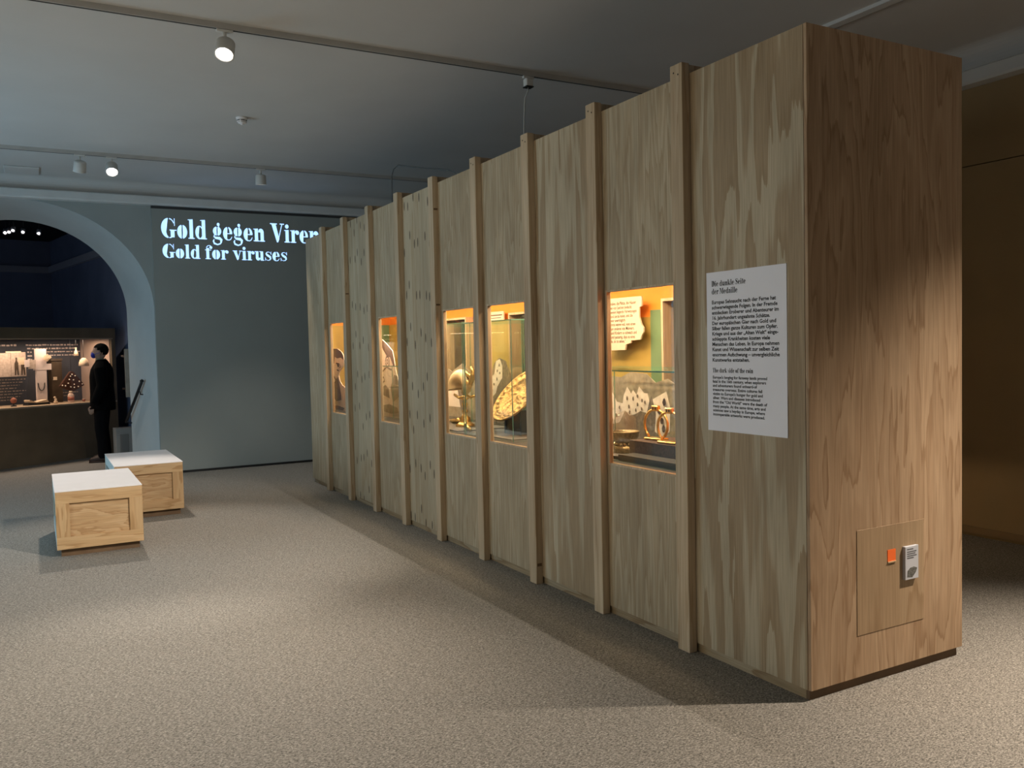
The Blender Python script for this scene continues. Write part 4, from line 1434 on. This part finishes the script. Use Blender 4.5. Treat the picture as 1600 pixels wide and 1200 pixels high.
# ------------------------------------------------------------------ beyond the arch
RZ = math.radians(31.727)
CO = Vector((-3.443, 11.707, 0))
CD, CN = Vector((math.cos(RZ), math.sin(RZ), 0)), Vector((-math.sin(RZ), math.cos(RZ), 0))


def cpt(x, y, z=0.0):
    return CO + CD * x + CN * y + Vector((0, 0, z))


case = thing('showcase', 'dark brown showcase with lit opening beyond the arch', 'showcase', CO, RZ)
box('base', -0.85, 1.95, 0, 1.0, 0, 0.855, M_CASE, case)
box('counter_lip', -0.85, 1.93, -0.015, 0.85, 0.855, 0.878, M_CASELIP, case)
box('header', -0.85, 1.95, -0.01, 1.0, 1.89, 2.05, M_CASE, case)
box('header_edge', -0.85, 1.90, -0.012, 0.05, 1.875, 1.889, M_CASELIP, case)
box('end_wall', 1.88, 1.95, 0.0, 1.0, 0.855, 1.89, M_CASE, case)
box('end_lining', 1.872, 1.879, 0.05, 0.80, 0.88, 1.885, M_CASEEND, case)
box('back_board', -0.85, 1.87, 0.80, 0.83, 0.878, 1.885, M_CASEIN, case)
box('glass_pane', -0.85, 1.87, 0.012, 0.018, 0.88, 1.874, M_GLASS, case)
for k in range(3):
    lc = cpt(-0.6 + k * 0.95, 0.30, 1.87)
    area_light('showcase_lamp', lc, (0, 0, RZ), 0.8, 0.2, 9, (1.0, 0.72, 0.52))


def scribble(name, rows, mat, parent, y):
    rr = random.Random(7)
    lst = []
    for (x0, x1, z, h) in rows:
        x = x0
        while x < x1:
            wd = rr.uniform(0.02, 0.075)
            lst.append((x, min(x + wd, x1), y - 0.001, y, z - h * rr.uniform(.3, .55), z + h * rr.uniform(.3, .6)))
            x += wd + rr.uniform(0.008, 0.022)
    return boxes(name, lst, mat, parent)


scribble('hand_lettering', [(0.95, 1.83, 1.80, 0.025), (0.97, 1.80, 1.745, 0.022), (1.10, 1.86, 1.69, 0.018), (1.15, 1.80, 1.635, 0.016), (0.97, 1.04, 1.69, 0.02), (0.97, 1.05, 1.63, 0.02), (0.97, 1.04, 1.575, 0.02), (0.30, 0.80, 1.80, 0.03)], M_PINKWHITE, case, 0.80)
scribble('faint_lettering', [(0.2 + 0.03 * (k % 3), 0.92 - 0.05 * (k % 4), 1.27 - 0.045 * k, 0.012) for k in range(8)], M_PRINT, case, 0.80)
scribble('faint_lettering', [(1.42, 1.80, 1.02, 0.012), (1.44, 1.74, 0.97, 0.01)], M_PRINT, case, 0.80)


def at_case(name, label, cat, x, y, z, group='objects in the showcase beyond the arch'):
    return thing(name, label, cat, cpt(x, y, z), RZ, group)


o = at_case('memorial_cross', 'white upright cross panel in the showcase', 'cross', 0.96, 0.45, 0.878)
prism('upright', [(-0.08, 0), (0.085, 0), (0.09, 0.50), (0.10, 0.86), (-0.08, 0.86), (-0.075, 0.53)], 'xz', 0, 0.03, M_PINKWHITE, o)
prism('arm', [(-0.10, 0.53), (0.17, 0.53), (0.17, 0.625), (-0.10, 0.625)], 'xz', -0.004, 0.034, M_PINKWHITE, o)
tube('necklace', [(-0.06, -0.006, 0.33)] + [(-0.005 + 0.05 * math.cos(a), -0.006, 0.30 + 0.09 * math.sin(a)) for a in [math.radians(170 + 20 * k) for k in range(11)]] + [(0.05, -0.006, 0.33)], 0.006, M_BLACK, o, 6)
o = at_case('framed_print', 'large old print with two standing figures in the showcase', 'print', 0.56, 0.52, 1.32)
box('sheet', -0.02, 0.21, 0, 0.012, 0.0, 0.37, M_PRINT, o)
box('mount', -0.25, -0.025, 0, 0.012, 0.0, 0.36, M_PRINT, o)
for xc in (0.06, 0.16):
    prism('figure_print', [(xc - 0.03, 0.02), (xc - 0.012, 0.02), (xc, 0.12), (xc + 0.012, 0.02), (xc + 0.032, 0.02), (xc + 0.03, 0.2), (xc + 0.012, 0.24), (xc + 0.014, 0.29), (xc - 0.01, 0.29), (xc - 0.01, 0.24), (xc - 0.03, 0.2)], 'xz', -0.0015, -0.0005, M_OAK, o)
box('top_edge', -0.09, 0.14, -0.002, 0.014, 0.365, 0.385, M_CREAM, o)
for (lab, x, y, z, w_, h, m) in (('small blank white card before the old print', 0.64, 0.42, 1.50, 0.09, 0.11, M_CREAM), ('white square card touching the cross', 0.72, 0.41, 1.46, 0.08, 0.11, M_PINKWHITE), ('grey square card left of the cross', 0.81, 0.43, 1.43, 0.12, 0.14, M_PRINT), ('small pale note on the dark post', 1.22, 0.50, 1.24, 0.06, 0.05, M_CREAM)):
    c_ = at_case('card', lab, 'card', x, y, z)
    box('sheet', -w_ / 2, w_ / 2, 0, 0.004, 0, h, m, c_)
    box('fold', -w_ / 2, w_ / 2, 0.004, 0.02, 0, 0.004, m, c_)
o = at_case('wooden_post', 'dark oak post standing in the showcase', 'post', 1.33, 0.62, 0.878)
box('shaft', -0.09, 0.09, 0, 0.1, 0, 0.66, M_OAK, o, 0.006)
box('cap', -0.10, 0.10, -0.01, 0.11, 0.66, 0.70, M_OAK, o, 0.006)
o = at_case('paper_bird', 'pale folded paper bird beside the cross', 'ornament', 1.04, 0.40, 1.54)
bm = bmesh.new()
bm_prism(bm, [(-0.05, 0.03), (0.0, 0.0), (0.07, 0.06), (0.06, 0.08), (0.0, 0.105), (-0.04, 0.09)], 'xz', 0, 0.02)
from_bm('body', bm, M_CREAM, o)
bm = bmesh.new()
bm_prism(bm, [(-0.01, 0.03), (0.04, 0.06), (0.0, 0.12)], 'xz', -0.012, -0.002)
from_bm('wing', bm, M_CREAM, o)
o = at_case('little_bell', 'tiny pale bell hanging at the lettering', 'bell', 1.525, 0.40, 1.615)
lathe('bell_body', [(0.035, 0.0), (0.03, 0.05), (0.014, 0.09), (0.012, 0.12), (0.02, 0.13), (0, 0.135)], M_CREAM, o, 12)
tube('string', [(0, 0, 0.13), (0, 0, 0.265)], 0.003, M_BLACK, o, 5)
o = at_case('cream_cap', 'cream dome-shaped cap by the mask of the visitor', 'cap', 1.585, 0.30, 1.45)
lathe('dome', [(0.078, 0.0), (0.074, 0.05), (0.055, 0.10), (0.025, 0.128), (0.0, 0.132)], M_CREAM, o, 18)
tube('string', [(0, 0, 0.13), (0, 0, 0.43)], 0.003, M_BLACK, o, 5)
o = at_case('beaded_ornament', 'dark brown diamond-shaped ornament studded with pearls', 'ornament', 1.45, 0.42, 1.04)
bm = bmesh.new()
bm_prism(bm, [(0.0, 0.0), (0.21, 0.10), (0.19, 0.13), (0.03, 0.32), (0.0, 0.33), (-0.03, 0.32), (-0.19, 0.12), (-0.21, 0.10)], 'xz', 0, 0.04)
from_bm('felt', bm, M_BEADBASE, o)
prl = None
for (x, z) in ((0, 0.28), (-0.03, 0.25), (0.05, 0.255), (-0.05, 0.20), (0.02, 0.19), (-0.07, 0.14), (0.03, 0.12), (-0.12, 0.10), (-0.03, 0.08), (0.03, 0.07), (0.10, 0.08), (0.17, 0.12), (-0.17, 0.11), (0.12, 0.16)):
    if prl is None:
        bm = bmesh.new()
        bm_ball(bm, (0, 0, 0), 0.011, seg=8)
        prl = from_bm('pearl', bm, M_PEARL, o, True)
        q = prl
    else:
        q = copy_of(prl, (0, 0, 0), o)
    q.location = (x, -0.006, z)
tube('hanger', [(0, 0.02, 0.32), (0, 0.02, 0.84)], 0.003, M_BLACK, o, 5)
o = at_case('bottle', 'small pale bottle on the showcase counter', 'bottle', 1.37, 0.35, 0.879)
lathe('body', [(0.045, 0), (0.048, 0.01), (0.048, 0.10), (0.040, 0.13), (0.022, 0.145), (0.02, 0.155)], flat('bottle_pink', (0.62, 0.45, 0.36), 0.3), o, 18)
lathe('cap', [(0.024, 0.152), (0.024, 0.178), (0.0, 0.18)], M_CREAM, o, 14)
lathe('label_band', [(0.0486, 0.03), (0.0486, 0.09)], M_TERRA, o, 18)
o = at_case('figurine', 'tiny cream figurine on the showcase counter', 'figurine', 1.08, 0.30, 0.879)
lathe('body', [(0.025, 0), (0.03, 0.03), (0.015, 0.05), (0.022, 0.07), (0.0, 0.085)], M_CREAM, o, 12)
lathe('head', [(0.0, 0.078), (0.018, 0.088), (0.016, 0.105), (0, 0.112)], M_CREAM, o, 10, c=(-0.012, 0, 0))
o = at_case('open_book', 'open book lying before the cross in the showcase', 'book', 0.76, 0.27, 0.879)
prism('pages', [(-0.11, 0.045), (-0.005, 0.03), (-0.005, 0.042), (-0.10, 0.08), (-0.12, 0.075)], 'xz', 0, 0.14, M_CREAM, o)
prism('pages', [(0.005, 0.03), (0.19, 0.035), (0.17, 0.075), (0.005, 0.045)], 'xz', 0, 0.14, M_CREAM, o)
prism('cradle', [(-0.14, 0.0), (0.22, 0.0), (0.20, 0.034), (0.0, 0.028), (-0.12, 0.044)], 'xz', 0.005, 0.135, M_BLACK, o)
o = at_case('terracotta_head', 'small terracotta head on a stand in the showcase', 'figurine', 0.42, 0.30, 0.879)
lathe('stand', [(0.04, 0), (0.04, 0.012), (0.012, 0.02), (0.012, 0.05)], M_BLACK, o, 12)
lathe('head', [(0.012, 0.045), (0.035, 0.06), (0.042, 0.09), (0.034, 0.12), (0, 0.135)], M_TERRA, o, 14)
o = at_case('small_cup', 'tiny clay cup at the right end of the showcase counter', 'cup', 1.57, 0.32, 0.879)
lathe('body', [(0.02, 0), (0.026, 0.04), (0.022, 0.04), (0.016, 0.006), (0, 0.005)], M_TERRA, o, 12)
lathe('rim', [(0.027, 0.038), (0.028, 0.043), (0.022, 0.043)], M_CREAM, o, 12)

# pale pedestal box, and a pale board painted for a strip of reflected light beyond the arch
pd = thing('pedestal', 'grey low pedestal with an inset panel behind the arch jamb', 'pedestal', (-1.82, 11.35, 0), 0.1)
box('body', -0.11, 0.14, 0, 0.25, 0, 0.52, flat('pedestal_grey', (0.30, 0.29, 0.27), 0.7, var=0.05), pd, 0.003)
box('inset', -0.06, 0.06, -0.004, 0.0, 0.05, 0.43, flat('pedestal_inset', (0.20, 0.19, 0.175), 0.7), pd)
sl = thing('reflection_board', 'narrow upright board painted as a strip of reflected light inside the arch', 'board', (-1.725, 11.36, 0.98), 0.05)
box('face', -0.045, 0.045, 0, 0.02, 0, 0.72, flat('pale_reflection', (0.42, 0.36, 0.29), 0.7, var=0.2, scale=6), sl)
boxes('bracket', [(-0.03, 0.03, 0.02, 0.45, 0.1, 0.13), (-0.03, 0.03, 0.02, 0.45, 0.6, 0.63)], M_IRON, sl)

# spot heads on the dark ceiling beyond
fr_ = thing('far_track', 'white lighting track on the dark ceiling beyond the arch', 'track', (-3.0, 12.0, 3.72), 0.02)
box('rail', -1.2, 0.14, -0.02, 0.02, 0, 0.06, M_FARTRIM, fr_)
boxes('hanger', [(-1.0, -0.98, -0.01, 0.01, 0.06, 0.28), (0.0, 0.02, -0.01, 0.01, 0.06, 0.28)], M_IRON, fr_)
for k, (x, y, lab) in enumerate(((-3.26, 12.60, 'leftmost of the tiny lit lamps beyond the arch'), (-3.205, 12.50, 'second of the tiny lit lamps beyond the arch'), (-3.15, 12.30, 'middle of the tiny lit lamps beyond the arch'), (-3.02, 12.44, 'fourth of the tiny lit lamps beyond the arch'), (-2.81, 12.52, 'rightmost of the tiny lit lamps beyond the arch'))):
    o = thing('far_spot_lamp', lab, 'lamp', (x, y, 3.51), 0, 'spot lamps beyond the arch')
    c_ = lathe('can', [(0, 0.11), (0.03, 0.11), (0.032, 0.0), (0.026, 0.0), (0.024, 0.01), (0, 0.01)], M_FARTRIM, o, 14)
    c_.rotation_euler = Vector((-0.05, -0.75, -0.55)).to_track_quat('-Z', 'Y').to_euler()
    l_ = lathe('lens', [(0.014, 0.006), (0.0, 0.002)], M_GLOW, c_, 12)
    tube('stem', [(0.01, 0.06, 0.04), (0.01, 0.06, 0.49)], 0.007, M_IRON, o, 6)
l = bpy.data.lights.new('far_room_lamp', 'SPOT')
l.energy, l.color, l.spot_size, l.spot_blend, l.shadow_soft_size = 110, (1, .88, .78), 2.2, 0.9, 0.05
lo = bpy.data.objects.new('far_room_lamp', l)
lo.location = (-3.05, 12.3, 3.45)
lo.rotation_euler = (math.radians(-12), 0.05, 0)
COL.objects.link(lo)

# handrail on the arch jamb
hr = thing('handrail', 'short sloping black iron handrail on the arch jamb', 'handrail', (-1.70, 10.3, 0))
tube('bar', [(0.03, -0.20, 1.245), (-0.02, 0.0, 1.06), (-0.09, 0.24, 0.82), (-0.135, 0.42, 0.655)], 0.02, M_IRON, hr, 10)
tube('bracket', [(0.0, -0.08, 1.13), (0.02, -0.08, 1.06), (0.10, -0.08, 1.05)], 0.009, M_IRON, hr, 6)
tube('bracket', [(-0.13, 0.38, 0.68), (-0.10, 0.38, 0.64), (0.0, 0.38, 0.64)], 0.009, M_IRON, hr, 6)
lathe('end_knob', [(0.0, -0.028), (0.026, -0.012), (0.026, 0.012), (0.0, 0.028)], M_IRON, hr, 10, c=(0.03, -0.20, 1.248))


# ------------------------------------------------------------------ visitor
def skin_mesh(name, verts, edges_, radii, root, mat, parent, sub=2, smooth=True):
    me = bpy.data.meshes.new(name)
    me.from_pydata(verts, edges_, [])
    o = bpy.data.objects.new(name, me)
    COL.objects.link(o)
    m = o.modifiers.new('skin', 'SKIN')
    m.use_smooth_shade = True
    for i, r in enumerate(radii):
        sv = me.skin_vertices[0].data[i]
        sv.radius = r if isinstance(r, tuple) else (r, r)
        sv.use_root = (i == root)
    s = o.modifiers.new('sub', 'SUBSURF')
    s.levels = sub
    s.render_levels = sub
    dg = bpy.context.evaluated_depsgraph_get()
    dg.update()
    res = bpy.data.meshes.new_from_object(o.evaluated_get(dg))
    bpy.data.objects.remove(o)
    res.name = name
    res.materials.clear()
    if mat:
        res.materials.append(mat)
    for p in res.polygons:
        p.use_smooth = True
    return res


def put(name, me, parent):
    o = bpy.data.objects.new(name, me)
    return link(o, parent)


# local frame: +x is where the visitor looks, +y the visitor's left, z up
pf = thing('person', 'visitor in black coat and blue mask looking into the showcase', 'person', (-2.06, 11.80, 0), math.radians(168))
LEGS = {}
V, E_, Rr = [], [], []


def addv(p, r, prev=None):
    V.append(p)
    Rr.append(r)
    i = len(V) - 1
    if prev is not None:
        E_.append((prev, i))
    return i


pel = addv((0, 0, 0.98), (0.11, 0.14))
wai = addv((0.01, 0, 1.15), (0.095, 0.13), pel)
che = addv((0.0, 0, 1.34), (0.11, 0.16), wai)
nck0 = addv((-0.005, 0, 1.50), (0.055, 0.065), che)
nck = addv((0.01, 0, 1.56), (0.052, 0.055), nck0)
hd = addv((0.02, 0, 1.66), (0.085, 0.07), nck)
ht = addv((0.01, 0, 1.73), (0.07, 0.06), hd)
hands = []
for s in (1, -1):
    sh = addv((-0.01, s * 0.165, 1.41), 0.05, che)
    el = addv((-0.03, s * 0.25, 1.15), 0.042, sh)
    wr_ = addv((0.085 if s > 0 else 0.03, s * 0.25, 0.90), 0.030, el)
    pa_ = addv((0.115 if s > 0 else 0.05, s * 0.25, 0.83), (0.022, 0.036), wr_)
    hands.append((s, V[pa_]))
    hip = addv((0, s * 0.10, 0.90), 0.085, pel)
    kn = addv((0.03, s * 0.12, 0.50), 0.055, hip)
    an = addv((0.0, s * 0.13, 0.10), 0.034, kn)
    ft = addv((0.10, s * 0.14, 0.04), 0.022, an)
body = skin_mesh('body', V, E_, Rr, 0, M_SKIN, pf, 2)
# face, ears and fingers are fused into the same surface by a voxel remesh
bm = bmesh.new()
bm.from_mesh(body)
bm_ball(bm, (0.02, 0, 1.665), 0.098, 0.077, 0.122, 16)
bm_ball(bm, (0.105, 0, 1.605), 0.028, 0.038, 0.03, 10)
bm_tube(bm, [(0.108, 0, 1.685), (0.130, 0, 1.648), (0.112, 0, 1.640)], [0.010, 0.016, 0.012], 8)
bm_ball(bm, (0.105, 0, 1.615), 0.016, 0.028, 0.008, 8)
for s in (1, -1):
    bm_ball(bm, (0.005, s * 0.080, 1.655), 0.024, 0.012, 0.034, 8)
    bm_ball(bm, (0.096, s * 0.032, 1.680), 0.014, 0.018, 0.012, 8)
for s, p in hands:
    px, py, pz = p
    for k, (off, ln) in enumerate(((0.026, 0.070), (0.009, 0.080), (-0.009, 0.074), (-0.025, 0.058))):
        a = (px + off * 0.9, py, pz - 0.02)
        b = (px + off + 0.012, py - s * 0.008, pz - 0.02 - ln * 0.55)
        c = (px + off + 0.010, py - s * 0.022, pz - 0.02 - ln)
        bm_tube(bm, [a, b, c], [0.0092, 0.0088, 0.0075], 8)
    bm_tube(bm, [(px + 0.02, py - s * 0.004, pz + 0.02), (px + 0.045, py - s * 0.012, pz - 0.012), (px + 0.048, py - s * 0.02, pz - 0.045)], [0.012, 0.0105, 0.0085], 8)
bm.to_mesh(body)
bm.free()
ob = put('body', body, None)
rm = ob.modifiers.new('remesh', 'REMESH')
rm.mode = 'VOXEL'
rm.voxel_size = 0.0065
rm.use_smooth_shade = True
dg = bpy.context.evaluated_depsgraph_get()
dg.update()
nb = bpy.data.meshes.new_from_object(ob.evaluated_get(dg))
bpy.data.objects.remove(ob)
nb.materials.clear()
nb.materials.append(M_SKIN)
put('body', nb, pf)
# trousers, coat, boots follow the body: lofted rings and sleeves fused into one skin
def fused(name, rings, limbs, mat, voxel=0.012):
    bm = bmesh.new()
    prev = None
    first = None
    for (z, cx, rx, ry) in rings:
        r = [bm.verts.new((cx + rx * math.cos(2 * math.pi * k / 20), ry * math.sin(2 * math.pi * k / 20), z)) for k in range(20)]
        if prev:
            for k in range(20):
                bm.faces.new((prev[k], prev[(k + 1) % 20], r[(k + 1) % 20], r[k]))
        else:
            bm.faces.new(r[::-1])
        prev = r
    bm.faces.new(prev)
    for path, rad in limbs:
        bm_tube(bm, path, rad, 12)
    bmesh.ops.recalc_face_normals(bm, faces=bm.faces[:])
    me = bpy.data.meshes.new(name)
    bm.to_mesh(me)
    bm.free()
    o = bpy.data.objects.new(name + '_tmp', me)
    COL.objects.link(o)
    m = o.modifiers.new('remesh', 'REMESH')
    m.mode = 'VOXEL'
    m.voxel_size = voxel
    m.use_smooth_shade = True
    sm_ = o.modifiers.new('smooth', 'SMOOTH')
    sm_.iterations = 4
    dg = bpy.context.evaluated_depsgraph_get()
    dg.update()
    res = bpy.data.meshes.new_from_object(o.evaluated_get(dg))
    bpy.data.objects.remove(o)
    res.materials.clear()
    res.materials.append(mat)
    return put(name, res, pf)


fused('trousers', [(0.80, 0.0, 0.12, 0.165), (0.92, 0.0, 0.128, 0.172), (1.05, 0.0, 0.12, 0.16)],
      [([(0, s * .09, .92), (.02, s * .11, .70), (.03, s * .12, .50), (.01, s * .128, .30), (0.0, s * .132, .06)], [.10, .098, .082, .076, .078]) for s in (1, -1)], M_TROUSER)
fused('coat', [(0.78, 0.0, .178, .215), (0.90, 0.0, .180, .215), (1.02, 0.0, .172, .21), (1.15, .005, .168, .20), (1.30, .0, .172, .21), (1.40, -.005, .158, .205), (1.47, -.01, .125, .17), (1.52, -.008, .09, .105), (1.555, -.002, .075, .08)],
      [([(-.01, .13, 1.45), (-.015, .20, 1.40), (-.035, .24, 1.16), (.02, .25, 1.03), (.075, .25, .895)], [.085, .09, .078, .07, .06]),
       ([(-.01, -.13, 1.45), (-.015, -.20, 1.40), (-.035, -.24, 1.16), (0.0, -.245, 1.03), (.03, -.245, .895)], [.085, .09, .078, .07, .06])], M_COAT)
lathe('collar', [(.066, 1.49), (.078, 1.53), (.074, 1.565), (.060, 1.565), (.06, 1.49)], M_SHIRT, pf, 18, c=(0.004, 0, 0))
for s in (1, -1):
    bm = bmesh.new()
    bm_tube(bm, [(-.075, s * .135, .05), (0.0, s * .135, .055), (.09, s * .14, .045), (.17, s * .145, .035), (.20, s * .145, .03)], [.038, .055, .052, .042, .02], 12)
    bm_tube(bm, [(0.0, s * .132, .05), (0.0, s * .131, .20)], [.05, .052], 12)
    bm_box(bm, -.105, .20, s * .14 - .045, s * .14 + .045, 0.0, .022)
    from_bm('boot', bm, M_BOOT, pf, True)
bm = bmesh.new()
bm_ball(bm, (-0.005, 0, 1.695), 0.112, 0.092, 0.105, 16)
bmesh.ops.delete(bm, geom=[v for v in bm.verts if v.co.z < 1.645 - v.co.x * -0.9 or (v.co.x > 0.07 and v.co.z < 1.73)], context='VERTS')
h = from_bm('hair', bm, M_HAIR, pf, True)
sm = h.modifiers.new('thick', 'SOLIDIFY')
sm.thickness = 0.014
bm = bmesh.new()
bm_ball(bm, (0.098, 0, 1.618), 0.045, 0.062, 0.050, 14)
mk = from_bm('mask', bm, M_MASK, pf, True)
tube('mask_strap', [(0.085, 0.060, 1.625), (0.04, 0.084, 1.645), (0.0, 0.092, 1.65)], 0.003, M_MASK, pf, 5)
